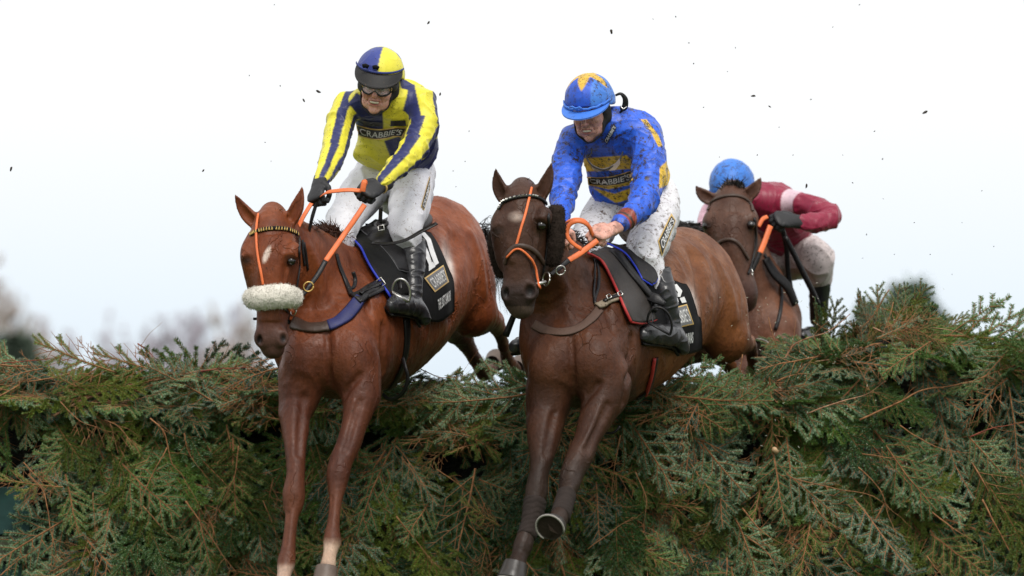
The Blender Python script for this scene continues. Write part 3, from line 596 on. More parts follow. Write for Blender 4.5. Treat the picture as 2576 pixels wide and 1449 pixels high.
def skin_col(h, V, x, y, hands):
    C = np.tile(np.array([.74, .42, .34]), (len(V), 1)); L = V-h.o; X = L@h.r; Y = L@h.f; Z = L@h.u
    lip = np.exp(-((X/.024)**4)-(((Z+.069)/.014)**4))*(Y > .07); C = blendc(C, (.42, .11, .09), lip)
    C = blendc(C, (.62, .25, .19), np.exp(-(((np.abs(X)-.036)/.018)**2)-((Z+.032)/.018)**2)*.5); C = blendc(C, (.6, .22, .17), np.exp(-(X/.014)**2-((Z+.03)/.014)**2)*.5)
    C = blendc(C, (.05, .03, .02), np.exp(-(((np.abs(X)-.031)/.019)**4)-((Z-.022-.1*0)/.005)**2)*(Y > .05)*.8)
    return C
def eyes_teeth(h, root_body):
    for s_ in (-1, 1):
        m = MB(); bm = bmesh.new(); bmesh.ops.create_uvsphere(bm, u_segments=16, v_segments=10, radius=.0118); c = h(s_*.031, .088, .002)
        m.add([np.array(v.co)+c for v in bm.verts], [[v.index for v in q.verts] for q in bm.faces]); bm.free(); o = m.build('eye', MT['eye_white'], root_body)
        m = MB(); bm = bmesh.new(); bmesh.ops.create_uvsphere(bm, u_segments=12, v_segments=8, radius=.0066); c = h(s_*.031, .0945, .001)
        m.add([np.array(v.co)+c for v in bm.verts], [[v.index for v in q.verts] for q in bm.faces]); bm.free(); m.build('iris', MT['eye'], o)
    m = MB(); A = np.linspace(-.95, .95, 15)
    ribbon(m, [h(.0235*math.sin(a), .076+.0215*math.cos(a), -.0665) for a in A], np.array([nrm(h.r*math.sin(a)+h.f*math.cos(a)) for a in A]), .0105, .002); m.build('teeth', MT['teeth'], root_body)
MT['eye_white'] = flat_mat('eye_white', (.6, .56, .52), .15); MT['teeth'] = flat_mat('teeth', (.68, .6, .45), .3)
MT['helmet_black'] = flat_mat('helmet_black', (.013, .012, .012), .65, bumpv=.3, mud=.2)
def skin_mat(name, mud):
    m = M_(name); c = m.vcol(); c = m.mix(m.ramp(m.noise(30, 4), .35, .7), c, m.mix(1.0, c, (.8, .66, .62), 'MULTIPLY'))
    sp = m.noise(120, 3, .7); c = m.mix(m.ramp(sp, .66-.05*mud, .69-.04*mud), c, (.10, .02, .015) if mud < .8 else MUD)
    c = m.mix(m.mix(1.0, m.ramp(m.noise(28, 5, .7), .46, .62), (.75*max(0, mud-.5),)*3, 'MULTIPLY'), c, (.10, .06, .045))
    m.set(Base_Color=c, Roughness=.42, Subsurface_Weight=.12, Subsurface_Radius=(.01, .004, .002), Subsurface_Scale=.5, Normal=m.bump(sp, .25, .002), Specular_IOR_Level=.4); return m.m
def helmet_on(parent, h, name, colf, mat, R=(.110, .132, .115), c=(0, -.008, .050), rim=.02):
    f = Fld(h.o-.24, h.o+.24, .0042); ax = [h.r, h.f, h.u]
    f.ell(h(*c), R, ax, .01); f.ell(h(0, -.03, .02), (R[0]*.97, .108, .09), ax, .03)
    f.ell(h(c[0], c[1]-.002, c[2]-.004), tuple(x-.012 for x in R), ax, .004, True); f.cut(h(0, .09, rim), -h.u*.92+h.f*.26)
    f.ell(h(0, .1, -.06), (.085, .10, .095), ax, .01, True)
    V, F = f.mesh(); V = relax(V, F, 1, .4); N = vnormals(V, F); V = creases(V, N, .0018, 16, (1, 1, 1), 3.3); N = vnormals(V, F)
    me = mesh_np(name, V, F); L = V-h.o; set_col(me, relax(colf(L@h.r, L@h.f, L@h.u), F, 1, .7)); hm = link(name, me, mat, parent); return hm
def visor(parent, h, mat_up, c=(0, -.008, .050), R=(.110, .132), out=.066, drop=.050, up0=-.022, th=.005, span=1.32):
    n, k = 28, 8; V = []
    for s_ in (0, 1):
        for i in range(n):
            a = -span+2*span*i/(n-1); w = max(0, math.cos(a*1.5707/span))**.6
            for j in range(k):
                t = j/(k-1); rr = 1+.0*t; ex = out*w*t; V.append(h(c[0]+(R[0]+ex*.55)*math.sin(a)*rr, c[1]+R[1]*math.cos(a)*rr+ex*math.cos(a*.7), c[2]+up0-.018*math.cos(a)-drop*w*t**1.25+.0*t-s_*th))
    F = []
    for i in range(n-1):
        for j in range(k-1):
            a = i*k+j; F.append((a, a+k, a+k+1, a+1)); b = a+n*k; F.append((b, b+1, b+k+1, b+k))
    for i in range(n-1):
        for j in (0, k-1): a = i*k+j; F.append((a, a+n*k, a+n*k+k, a+k))
    for j in range(k-1):
        for i in (0, n-1): a = i*k+j; F.append((a, a+1, a+1+n*k, a+n*k))
    m = MB(); m.add(V, F); return m.build('peak', mat_up, parent)
def jersey(parent, name, spec, colf, mat, lo, hi, h=.0038, cr=(.0105, 7.), side=None):
    f = Fld(P(*lo), P(*hi), h); sd_ = S1 if side is None else side
    f.loft(L3(spec['torso']), sd_, k=.03, n=5, cap=.6)
    for c, r in spec['blob']: f.ell(P(*c), r, None, .06)
    for arm in spec['arms']: f.loft([(P(x, y, d), r) for x, y, d, r in arm], sd_, k=.022, n=4)
    for pts, r in spec.get('cutc', []): f.loft([(P(*p), r) for p in pts], sd_, k=.012, sub=True)
    if 'hem' in spec: f.cut(P(*spec['hem'][0]), spec['hem'][1])
    V, F = f.mesh(); V = relax(V, F, 3, .5); N = vnormals(V, F)
    V = creases(V, N, cr[0], cr[1], (1, 1, .55), 1.7); V = creases(V, vnormals(V, F), cr[0]*.32, cr[1]*2.1, (.6, 1, 1.3), 8.1)
    # sleeve rings: cloth bunching across the arm axis
    best = np.full(len(V), 9.); part = np.zeros(len(V), int); PH = np.zeros(len(V)); TT = np.zeros(len(V))
    for ai, arm in enumerate(spec['arms']):
        pts = [P(x, y, d) for x, y, d, r in arm]; acc = 0
        for (a, b, st0, st1) in zip(pts[:-1], pts[1:], arm[:-1], arm[1:]):
            ax = b-a; Ln = np.linalg.norm(ax); n_ = ax/Ln; w = V-a; t = np.clip(w@n_/Ln, 0, 1); q = w-np.outer(t*Ln, n_); dist = np.linalg.norm(q, axis=1)/(st0[3]+(st1[3]-st0[3])*t)
            ref = nrm(np.array([0, -1, .0])-n_*np.dot([0, -1, 0], n_)); ref2 = np.cross(n_, ref); ref2 = ref2 if ref2[0] > 0 else -ref2
            m = dist < best; best[m] = dist[m]; part[m] = ai+1; PH[m] = np.degrees(np.arctan2(q@ref2, q@ref))[m]; TT[m] = (acc+t*Ln)[m]; acc += Ln
    part[best > 1.22] = 0
    N = vnormals(V, F); am = np.where(part > 0, sst(TT, .06, .16), 0)
    wv = np.array([mnoise.noise(Vector((v[0]*9, v[1]*9, v[2]*9))) for v in V])
    V = V+N*(am*.0014*np.sin(TT*85+wv*13+np.radians(PH)*.8))[:, None]
    me = mesh_np(name, V, F); x, y = px_of(V); N = vnormals(V, F); set_col(me, relax(colf(V, N, x, y, part, PH, TT), F, 1, .75))
    o = link(name, me, mat, parent); return o, bvh_of(V, F), (V, F)
def simple_sdf(parent, name, build, lo, hi, h, mat, relax_n=2, cr=None, colf=None):
    f = Fld(P(*lo), P(*hi), h); build(f); V, F = f.mesh(); V = relax(V, F, relax_n, .5)
    if cr: V = creases(V, vnormals(V, F), cr[0], cr[1], (1, 1, cr[2]), cr[3] if len(cr) > 3 else 2.2)
    me = mesh_np(name, V, F); x, y = px_of(V)
    if colf: set_col(me, colf(V, vnormals(V, F), x, y))
    return link(name, me, mat, parent), bvh_of(V, F)
def poly_in(x, y, poly):
    c = np.zeros(len(x), bool); n = len(poly); j = n-1
    for i in range(n):
        xi, yi = poly[i]; xj, yj = poly[j]; m = ((yi > y) != (yj > y)); t = (xj-xi)*(y-yi)/((yj-yi) or 1e-9)+xi
        c ^= m & (x < t); j = i
    return c
def harness(parent, h, bv, w=.020):
    m = MB(); path = [(-.083, .004, .04), (-.080, .012, -.02), (-.066, .035, -.072), (-.036, .062, -.112), (0, .075, -.128), (.036, .062, -.112), (.066, .035, -.072), (.080, .012, -.02), (.083, .004, .04)]
    strap_on(m, bv, [h(*p) for p in path], [w*2.0, w*1.9, w*1.1, w*.8, w*1.1, w*1.9, w*2.0], .004, .003, 5); return m.build('chin_strap', MT['helmet_black'], parent)
YEL, NAV, BLU, GLD = (.84, .75, .05), (.018, .025, .12), (.025, .125, .74), (.80, .50, .03)
# polygons traced on garment panels, converted from two reference scales
A1 = lambda pts: [(a*.3039+723.4, b*.3039+62.9) for a, b in pts]
A2 = lambda pts: [(a*.3039+1352.4, b*.3039+157.3) for a, b in pts]
mY1 = cloth_mat('navy_yellow_silks', .62, .45, wr=.7); mB2 = cloth_mat('blue_gold_silks', 1.15, .42, wr=.7, stain=(.045, .03, .025), spk=34); mR3 = cloth_mat('crimson_silks', .6, .42, wr=.7)
mW1 = cloth_mat('white_breeches', .62, .55, wr=.6, stain=(.42, .26, .19), use_v=False, col=(.88, .88, .93), mudc=(.20, .12, .08)); mW2 = cloth_mat('muddy_breeches', .98, .6, wr=.6, use_v=False, col=(.80, .79, .83), stain=(.24, .13, .08), spk=40, mudc=(.085, .045, .025)); mW3 = cloth_mat('stained_breeches', .85, .6, wr=.6, use_v=False, col=(.62, .54, .53), stain=(.16, .09, .06))

def push_out(st, bv, gap=.0, w=1.0):
    out = []
    for x, y, d, r in st:
        hd = None
        t = Vector(P(x, y, 0)); hh = bv.ray_cast(CAMP, (t-CAMP).normalized())
        if hh[0] is not None: d = min(d, hh[0][1]-r*.75-gap)
        out.append((x, y, float(d), r))
    for k in range(1, len(out)-1):
        x, y, d, r = out[k]; out[k] = (x, y, min(d, .5*(out[k-1][2]+out[k+1][2])), r)
    return out
def rider(sp):
    bvh_h = sp['horse']; sp['thighs'][1] = push_out(sp['thighs'][1][:1], bvh_h)+push_out(sp['thighs'][1][1:], bvh_h)
    b0 = sp['boots'][0]; b0['shaft'] = push_out(b0['shaft'], bvh_h, .012); dl = b0['shaft'][-1][2]; f0 = b0['foot'][0][2]
    b0['foot'] = [(x, y, dl+(d-f0)*.9+.02, r) for x, y, d, r in b0['foot']]; b0['top'] = ((b0['shaft'][0][0], b0['top'][0][1], b0['shaft'][0][2]), b0['top'][1]); b0['cuff'] = [[P(x, y, b0['shaft'][1][2]+dd) for x, y, dd in c] for c in b0.get('cuffp', [])]
    print('near leg', [round(q[2], 2) for q in sp['thighs'][1]], [round(q[2], 2) for q in b0['shaft']])
    root = thing('person', sp['label'], 'person', tuple(P(*sp['base']))); h = sp['head']
    f = Fld(P(*sp['blo']), P(*sp['bhi']), .0036)
    if sp.get('face', True): face_into(f, h, sp.get('grim', 1.0))
    else: f.ell(h(0, 0, .04), (.078, .095, .1), [h.r, h.f, h.u], .01); f.ell(h(0, .03, -.05), (.055, .06, .07), [h.r, h.f, h.u], .03)
    tor = L3(sp['jersey']['torso']); f.loft([(h(0, -.02, -.05), (.052, .055)), (h(0, -.05, -.09), (.055, .058)), (tor[-1][0], (.06, .06))], S1, k=.02)
    f.loft([(p, (a*.6, b*.6)) for p, (a, b) in tor], S1, k=.05)
    for arm, W in zip(sp['jersey']['arms'], sp['wrists']):
        st = [(P(x, y, d), r*.55) for x, y, d, r in arm[:-1]]+[(P(*arm[-1][:3]), .026), (np.asarray(W[0], float), .025)]; f.loft(st, S1, k=.02)
        if W[4] == 'bare': hand_into(f, *W[:4], s=W[5])
        else: f.loft([(W[0], .022), (W[0]+nrm(W[1])*.06, .014)], W[3], k=.01)
    V, F = f.mesh(); V = relax(V, F, 1, .3); N = vnormals(V, F); me = mesh_np('body', V, F); x, y = px_of(V); set_col(me, skin_col(h, V, x, y, None))
    body = link('body', me, skin_mat('skin', sp['facemud']), root); bvb = bvh_of(V, F)
    if sp.get('face', True): eyes_teeth(h, body)
    jo, bj, jm = jersey(root, 'jersey', sp['jersey'], sp['jcol'], sp['jmat'], sp['jlo'], sp['jhi'])
    def bre(g):
        g.loft(L3(sp['pelvis']), S1, k=.03)
        for l in sp['thighs']: g.loft([(P(x, y, d), r) for x, y, d, r in l], S1, k=.035, n=4)
    bo, bb = simple_sdf(root, 'breeches', bre, sp['plo'], sp['phi'], .006, sp['bmat'], 3, (.009, 9., .6))
    for bt in sp['boots']:
        lo = np.array([min(q[0] for q in bt['shaft']+bt['foot'])-45, max(q[1] for q in bt['shaft']+bt['foot'])+45, min(q[2] for q in bt['shaft']+bt['foot'])-.1]); hi = np.array([max(q[0] for q in bt['shaft']+bt['foot'])+45, min(q[1] for q in bt['shaft']+bt['foot'])-45, max(q[2] for q in bt['shaft']+bt['foot'])+.1])
        def bfn(g):
            g.loft([(P(x, y, d), r) for x, y, d, r in bt['shaft']], S1, k=.02, n=4); g.loft([(P(x, y, d), (r, r*.8)) for x, y, d, r in bt['foot']], bt['fside'], k=.025, n=4)
            g.cut(P(*bt['top'][0]), bt['top'][1])
        b_, bvb_ = simple_sdf(root, 'boot', bfn, lo, hi, .0045, MT['boot'], 2, (.004, 14., 1.6))
        m = MB()
        for cuf in bt.get('cuff', []): strap_on(m, bvb_, cuf, .006, .002, .001)
        if m.v: m.build('boot_seam', MT['leather'], b_)
        pts = [P(x, y, d) for x, y, d, r in bt['foot']]; dn = np.asarray(bt['down'], float); s_ = MB(); ribbon(s_, cat_rom([p+dn*(r*.86) for p, (_, _, _, r) in zip(pts, bt['foot'])], 4), -nrm(dn), .075, -.012); s_.build('sole', MT['leather'], b_)
    for W in sp['wrists']:
        if W[4] == 'glove':
            g = Fld(np.asarray(W[0])-.15, np.asarray(W[0])+.15, .003); hand_into(g, *W[:4], s=W[5], k=.004, thick=1.08); g.loft([(W[0]-nrm(W[1])*.045, (.034, .028)), (W[0]+nrm(W[1])*.01, (.033, .024))], W[3], k=.01)
            V, F = g.mesh(); V = relax(V, F, 1, .3); gl = link('glove', mesh_np('glove', V, F), MT['glove'], root)
            if len(W) > 6:
                m = MB(); strap_on(m, bvh_of(V, F), W[6], .012, .003, .001); m.build('cuff_tab', MT['gold'], gl)
    return root, h, bvb, bj, bb, jo, bo, body
# ---- rider one
h1 = Head(P(952, 212, .42), (-.10, -.94, -.25), (.98, -.1, -.15))
J1 = dict(torso=[(997, 415, 1.0, .145, .115), (1002, 372, .90, .178, .145), (1000, 325, .76, .186, .155), (988, 282, .62, .185, .135), (968, 250, .52, .145, .10), (955, 238, .47, .072, .07)],
 blob=[((905, 262, .52), (.07, .07, .055)), ((1020, 255, .56), (.085, .1, .085)), ((945, 385, .78), (.10, .06, .055))],
 arms=[[(872, 262, .56, .062), (860, 300, .5, .066), (848, 345, .42, .064), (838, 385, .34, .060), (822, 425, .22, .046), (806, 456, .13, .036)],
       [(1055, 262, .5, .078), (1066, 312, .44, .070), (1048, 362, .36, .062), (1020, 400, .27, .056), (990, 430, .18, .046), (962, 458, .1, .038)]])
def jc1(V, N, x, y, part, PH, TT):
    C = np.tile(np.array(YEL), (len(V), 1)); T = part == 0
    nav = [A1([(470, 690), (570, 560), (640, 600), (790, 700), (790, 870), (560, 870), (530, 800)]), A1([(920, 420), (1200, 590), (1190, 620), (1120, 640), (1050, 560), (940, 520)]), A1([(1150, 620), (1300, 620), (1300, 890), (1195, 890)]),
           A1([(800, 960), (930, 920), (960, 1010), (900, 1120), (860, 1120)]), A1([(1040, 960), (1300, 930), (1300, 1200), (1030, 1200)])]
    m = np.zeros(len(V), bool)
    for p in nav: m |= poly_in(x, y, p)
    back = (N[:, 1] > .25); m = np.where(back, ((np.floor((x-860)/55)) % 2) == 0, m); C[T & m] = NAV
    ph = PH; L = part == 1; R = part == 2
    C[L & (((ph > -22) & (ph < 16)) | ((ph > 50) & (ph < 92)) | ((ph > -140) & (ph < -95)) | (ph > 140))] = NAV
    R_n = ((ph > -62) & (ph < -2)) | ((ph > 62) & (ph < 105)) | (ph > 150) | (ph < -130); C[R & R_n] = NAV
    return C
LF = lambda a, b: P(*b)-P(*a)
R1 = rider(dict(horse=bv1, label='person crouched in navy and yellow silks, clear goggles and black gloves on the chestnut horse', base=(1000, 600, .9), head=h1, grim=1.3, blo=(740, 560, -.05), bhi=(1160, 80, 1.15), facemud=.45, jersey=J1, jcol=jc1, jmat=mY1, jlo=(750, 490, 0), jhi=(1170, 170, 1.25),
 wrists=[(P(803, 462, .11), LF((803, 462, .11), (790, 505, .02)), np.array([-.55, -.8, .1]), np.array([-.75, .3, -.25]), 'glove', 1.05), (P(958, 466, .10), LF((958, 466, .10), (908, 487, .0)), np.array([.05, -.85, .5]), np.array([.25, .1, -1.]), 'glove', 1.12, [P(966, 448, .05), P(973, 470, .08), P(966, 492, .1)])],
 pelvis=[(1000, 405, 1.02, .13, .11), (1000, 440, 1.02, .155, .13), (1010, 480, 1.05, .14, .12)],
 thighs=[[(950, 440, .97, .105), (908, 492, .82, .098), (872, 545, .64, .086), (852, 588, .52, .072), (870, 640, .6, .06)], [(1035, 438, .97, .108), (1034, 492, .8, .098), (1024, 545, .63, .086), (1020, 580, .57, .078), (1030, 618, .64, .060), (1035, 650, .7, .05)]], plo=(740, 720, -.1), phi=(1180, 340, 1.3), bmat=mW1,
 boots=[dict(shaft=[(1031, 590, .64, .064), (1035, 625, .70, .066), (1036, 665, .77, .062), (1036, 705, .84, .052), (1038, 738, .89, .045)], foot=[(1066, 800, .97, .040), (1052, 776, .93, .047), (1026, 768, .82, .046), (996, 766, .71, .043), (984, 770, .66, .032)], fside=(.45, .3, -.85), top=((1031, 604, .66), (-.1, -.12, 1)), down=(-.55, .25, -.75), cuffp=[[(1000, 640, .0), (1030, 636, -.07), (1068, 646, .0)]])]))
HM1 = helmet_on(R1[0], h1, 'helmet', lambda X, Y, Z: np.where(((X > .002) ^ (Y < -.02))[:, None] & (np.abs(Z) < 9)[:, None], np.array([(.82, .74, .06)]), np.array([(.035, .055, .26)])), cloth_mat('quartered_cap', .3, .5, wr=.4), c=(0, -.008, .056), rim=.066)
visor(HM1, h1, MT['helmet_black'], out=.044, drop=.056, up0=.040)
m = MB(); A = np.linspace(-1.3, 1.3, 24); ribbon(m, [h1(.113*math.sin(a), -.008+.134*math.cos(a), .098-.018*math.cos(a)) for a in A], np.array([nrm(h1.r*math.sin(a)+h1.f*math.cos(a)) for a in A]), .011, .003); m.build('hat_band', MT['gold'] if False else flat_mat('navy_band', (.03, .045, .2), .6), HM1)
m = MB()
for q in (-.055, -.008): ribbon(m, [h1(q-.012, .122, .100), h1(q, .126, .105), h1(q+.013, .122, .099)], h1.f, .02, .006)
m.build('bow', MT['black_cloth'], HM1)
harness(HM1, h1, R1[2], .022)
def goggles(parent, h, wid=.066, R=(.083, .108), zc=-.003, hh=.026, name='goggles'):
    root = None; n = 40; pts = []
    for i in range(n+1):
        t = 2*math.pi*i/n; x = wid*np.sign(math.cos(t))*abs(math.cos(t))**.55; z = zc+hh*np.sign(math.sin(t))*abs(math.sin(t))**.6
        if math.sin(t) < 0: z += .020*math.exp(-(x/.014)**2)
        a = math.asin(max(-1, min(1, x/R[0]))); pts.append(h(x, R[1]*math.cos(a)*1.0+.010, z))
    m = MB(); tube(m, pts, .0042, 6, False); fr = m.build('goggles', MT['helmet_black'], parent)
    V = []; c = [p for p in pts[:-1]]; cen = h(0, R[1]+.010, zc); V = c+[cen+(p-cen)*.5+h.f*0.004 for p in c]+[cen]; F = [(i, (i+1) % n, n+(i+1) % n, n+i) for i in range(n)]+[(n+i, n+(i+1) % n, 2*n) for i in range(n)]
    m = MB(); m.add(V, F); m.build('lens', MT['lens'], fr)
    for s_ in (-1, 1):
        m = MB(); ribbon(m, [h(s_*wid*.98, .066, zc), h(s_*.085, .03, zc+.004), h(s_*.092, -.01, zc+.01)], h.r*s_, [.036, .03, .022], .003); m.build('strap', MT['helmet_black'], fr)
        m = MB(); ring(m, h(s_*.066, .072, zc+.002), .0075, .0025, h.f-.5*h.r*s_, h.u, 14); m.build('stud', MT['gold'], fr)
    return fr
ml = M_('goggle_lens'); ml.set(Base_Color=(.85, .87, .9), Roughness=.08, Alpha=.24, Specular_IOR_Level=.9); MT['lens'] = ml.m
goggles(R1[0], h1)
# ---- rider two
h2 = Head(P(1485, 278, .42), (-.30, -.88, -.38), (.94, -.32, .03))
J2 = dict(torso=[(1588, 490, 1.0, .150, .115), (1584, 445, .90, .182, .15), (1574, 398, .76, .192, .158), (1558, 352, .62, .19, .135), (1530, 320, .52, .15, .10), (1508, 304, .47, .072, .07)],
 blob=[((1460, 345, .52), (.07, .07, .06)), ((1600, 335, .56), (.09, .1, .09)), ((1540, 480, .80), (.09, .06, .07))],
 arms=[[(1440, 350, .56, .066), (1430, 395, .5, .070), (1424, 445, .42, .068), (1416, 490, .34, .060), (1414, 532, .22, .044), (1412, 562, .13, .036)],
       [(1622, 345, .5, .082), (1634, 400, .44, .080), (1630, 455, .36, .074), (1622, 500, .28, .066), (1596, 535, .18, .052), (1562, 562, .1, .041)]])
def jc2(V, N, x, y, part, PH, TT):
    C = np.tile(np.array(BLU), (len(V), 1)); T = part == 0
    for p in ([(330, 795), (775, 765), (778, 880), (370, 905)], [(385, 985), (560, 1025), (795, 975), (795, 1008), (590, 1050), (400, 1010)], [(455, 1035), (640, 1085), (795, 1030), (795, 1120), (650, 1165), (560, 1110)], [(1010, 870), (1075, 810), (1110, 900), (1090, 1010), (1005, 1045)], [(850, 470), (900, 470), (1000, 600), (1035, 690), (1000, 700), (930, 560)]):
        C[(T if p[0][0] < 1000 and p[0][0] != 850 else np.ones(len(V), bool)) & poly_in(x, y, A2(p)) & ((N[:, 1] < .3) | (p[0][0] > 840))] = GLD
    C[T & (N[:, 1] > .35) & (np.floor((y-300)/32) % 2 == 0)] = GLD
    D = TT[part == 2].max()-TT; e_ = (part == 2) & (D < .062); C[e_] = (.30, .05, .025); C[(part == 2) & (D > .022) & (D < .032)] = (.02, .02, .02); C[(part == 2) & (D < .010)] = (.02, .1, .6)
    return C
R2 = rider(dict(horse=bv2, label='person crouched in muddy blue and gold silks with bare hands on the bay horse', base=(1600, 660, .9), head=h2, grim=1.0, blo=(1370, 640, -.1), bhi=(1760, 160, 1.15), facemud=1.1, jersey=J2, jcol=jc2, jmat=mB2, jlo=(1350, 610, 0), jhi=(1740, 250, 1.25),
 wrists=[(P(1410, 572, .11), LF((1410, 572, .11), (1414, 612, .06)), np.array([-.3, -.8, .3]), np.array([-.75, .3, -.45]), 'bare', 1.0), (P(1540, 576, .05), LF((1540, 576, .05), (1496, 590, -.03)), np.array([.05, -.72, .68]), np.array([.1, -.55, -.8]), 'bare', 1.12)],
 pelvis=[(1590, 478, 1.02, .13, .11), (1600, 510, 1.02, .155, .13), (1615, 550, 1.05, .14, .12)],
 thighs=[[(1550, 505, .97, .105), (1515, 552, .82, .096), (1485, 598, .64, .084), (1465, 635, .52, .072), (1470, 690, .6, .06)], [(1650, 500, .97, .108), (1650, 555, .8, .104), (1630, 612, .63, .094), (1620, 645, .57, .082), (1640, 680, .64, .062), (1655, 715, .7, .05)]], plo=(1370, 800, -.1), phi=(1790, 400, 1.3), bmat=mW2,
 boots=[dict(shaft=[(1645, 655, .63, .060), (1656, 690, .68, .062), (1670, 735, .76, .058), (1682, 780, .85, .048), (1690, 812, .9, .042)], foot=[(1716, 872, .98, .042), (1702, 848, .94, .05), (1672, 842, .83, .049), (1638, 840, .72, .046), (1620, 842, .66, .034)], fside=(.45, .3, -.85), top=((1646, 673, .66), (-.1, -.12, 1)), down=(-.55, .25, -.75), cuffp=[[(1634, 716, .0), (1664, 706, -.07), (1702, 710, .0)]]),
        dict(shaft=[(1360, 740, .75, .055), (1345, 800, .85, .046), (1335, 838, .9, .040)], foot=[(1330, 880, .95, .038), (1325, 865, .9, .043), (1308, 868, .8, .042), (1296, 872, .74, .035)], fside=(-.45, .3, -.85), top=((1360, 730, .7), (0, 0, 1)), down=(.3, .25, -.85))]))
def star(X, Y, Z):
    a = np.arctan2(X+.004, Y+.02); r = np.hypot(X+.004, Y+.02)*1.0+np.clip(.13-Z, 0, .2)*.55; s_ = .052+.062*np.abs(((a/(2*math.pi)*5+.5) % 1)-.5)*2*1.0
    s_ = .044+.095*np.abs(((a/(2*math.pi)*5-.07) % 1)-.5)**1.3*2
    C = np.where(((r < s_) & (Z > .03))[:, None], np.array([(.75, .47, .06)]), np.array([(.02, .10, .62)])); C = np.where(((X > .045) & (r >= s_))[:, None], np.array([(.06, .22, .72)]), C); return C
HM2 = helmet_on(R2[0], h2, 'helmet', star, cloth_mat('star_cap', 1.0, .5, wr=.5, stain=(.05, .035, .03), spk=40), c=(0, -.008, .056), rim=.05)
mBluePeak = cloth_mat('blue_peak', .35, .5, use_v=False, col=(.05, .2, .72))
visor(HM2, h2, mBluePeak, out=.056, drop=.018, up0=.006)
m = MB(); A = np.linspace(-1.35, 1.35, 24); ribbon(m, [h2(.113*math.sin(a), -.008+.135*math.cos(a), .060-.012*math.cos(a)+.002*math.sin(a*17)) for a in A], np.array([nrm(h2.r*math.sin(a)+h2.f*math.cos(a)) for a in A]), .012, .005); tube(m, [h2(-.05, .128, .062), h2(-.035, .134, .066), h2(-.02, .137, .058), h2(0, .138, .064), h2(.01, .137, .054)], .005, 6); m.build('hat_band', mBluePeak, HM2)
harness(HM2, h2, R2[2], .026)
m = MB(); pts = cat_rom([P(1548, 240, .40), P(1562, 236, .40), P(1573, 250, .41), P(1571, 270, .42), P(1560, 275, .42)], 5); ribbon(m, pts, (.2, -1, .1), [.010, .014, .026, .03, .02], .004); pts = cat_rom([P(1572, 272, .42), P(1558, 285, .43), P(1545, 302, .44), P(1538, 318, .45)], 5); ribbon(m, pts, (0, -1, .2), [.012, .01, .008], .003); m.build('loose_strap', MT['leather'], HM2)
m = MB(); ribbon(m, [P(1560, 266, .40), P(1568, 275, .40), P(1577, 268, .40)], (0, -1, 0), .006, .004); m.build('buckle', MT['steel'], HM2)
# goggles pulled down round the neck
m = MB(); gp = cat_rom([P(1476, 392, .40), P(1480, 405, .36), P(1495, 420, .33), P(1520, 427, .32), P(1545, 415, .34), P(1560, 398, .37), P(1567, 382, .40)], 5); tube(m, gp, .0042, 7); g2 = m.build('goggles', MT['helmet_black'], R2[0])
m = MB(); lo_ = [P(1483, 406, .35), P(1490, 425, .335), P(1502, 432, .33), P(1516, 431, .325), P(1524, 424, .325), P(1534, 430, .33), P(1548, 428, .335), P(1560, 412, .35)]; up_ = [P(1481, 402, .35), P(1489, 412, .335), P(1501, 419, .33), P(1514, 424, .325), P(1523, 422, .325), P(1534, 419, .33), P(1548, 410, .335), P(1559, 398, .35)]
m.add(up_+lo_, [(i, i+1, 9+i, 8+i) for i in range(7)]); ml2 = M_('dirty_lens'); ml2.set(Base_Color=(.28, .23, .20), Roughness=.6, Alpha=.6); m.build('lens', ml2.m, g2)
m = MB(); tube(m, cat_rom([P(1487, 372, .42), P(1488, 385, .41), P(1481, 396, .39)], 4), .0035, 6); m.build('strap', MT['helmet_black'], g2)
# collar
# ---- rider three
h3 = Head(P(1842, 478, 2.72), (-.25, -.82, -.5), (.96, -.25, .05))
J3 = dict(torso=[(1975, 622, 3.15, .14, .11), (1962, 580, 3.05, .165, .13), (1940, 535, 2.92, .17, .13), (1912, 510, 2.82, .13, .10), (1875, 500, 2.76, .07, .065)], blob=[((1945, 505, 2.85), (.09, .1, .075))],
 arms=[[(1810, 520, 2.86, .062), (1785, 545, 2.8, .058), (1780, 580, 2.7, .05), (1800, 610, 2.6, .036)], [(1962, 508, 2.8, .074), (2010, 512, 2.74, .062), (2062, 530, 2.66, .058), (2090, 545, 2.6, .054), (2060, 560, 2.54, .05), (2020, 560, 2.48, .038)]])
def jc3(V, N, x, y, part, PH, TT):
    C = np.tile(np.array((.27, .012, .045)), (len(V), 1)); C[(part == 2) & (TT > .045) & (TT < .115)] = (.72, .52, .58); C[(part == 1) & (TT > .06)] = (.72, .42, .5); return C
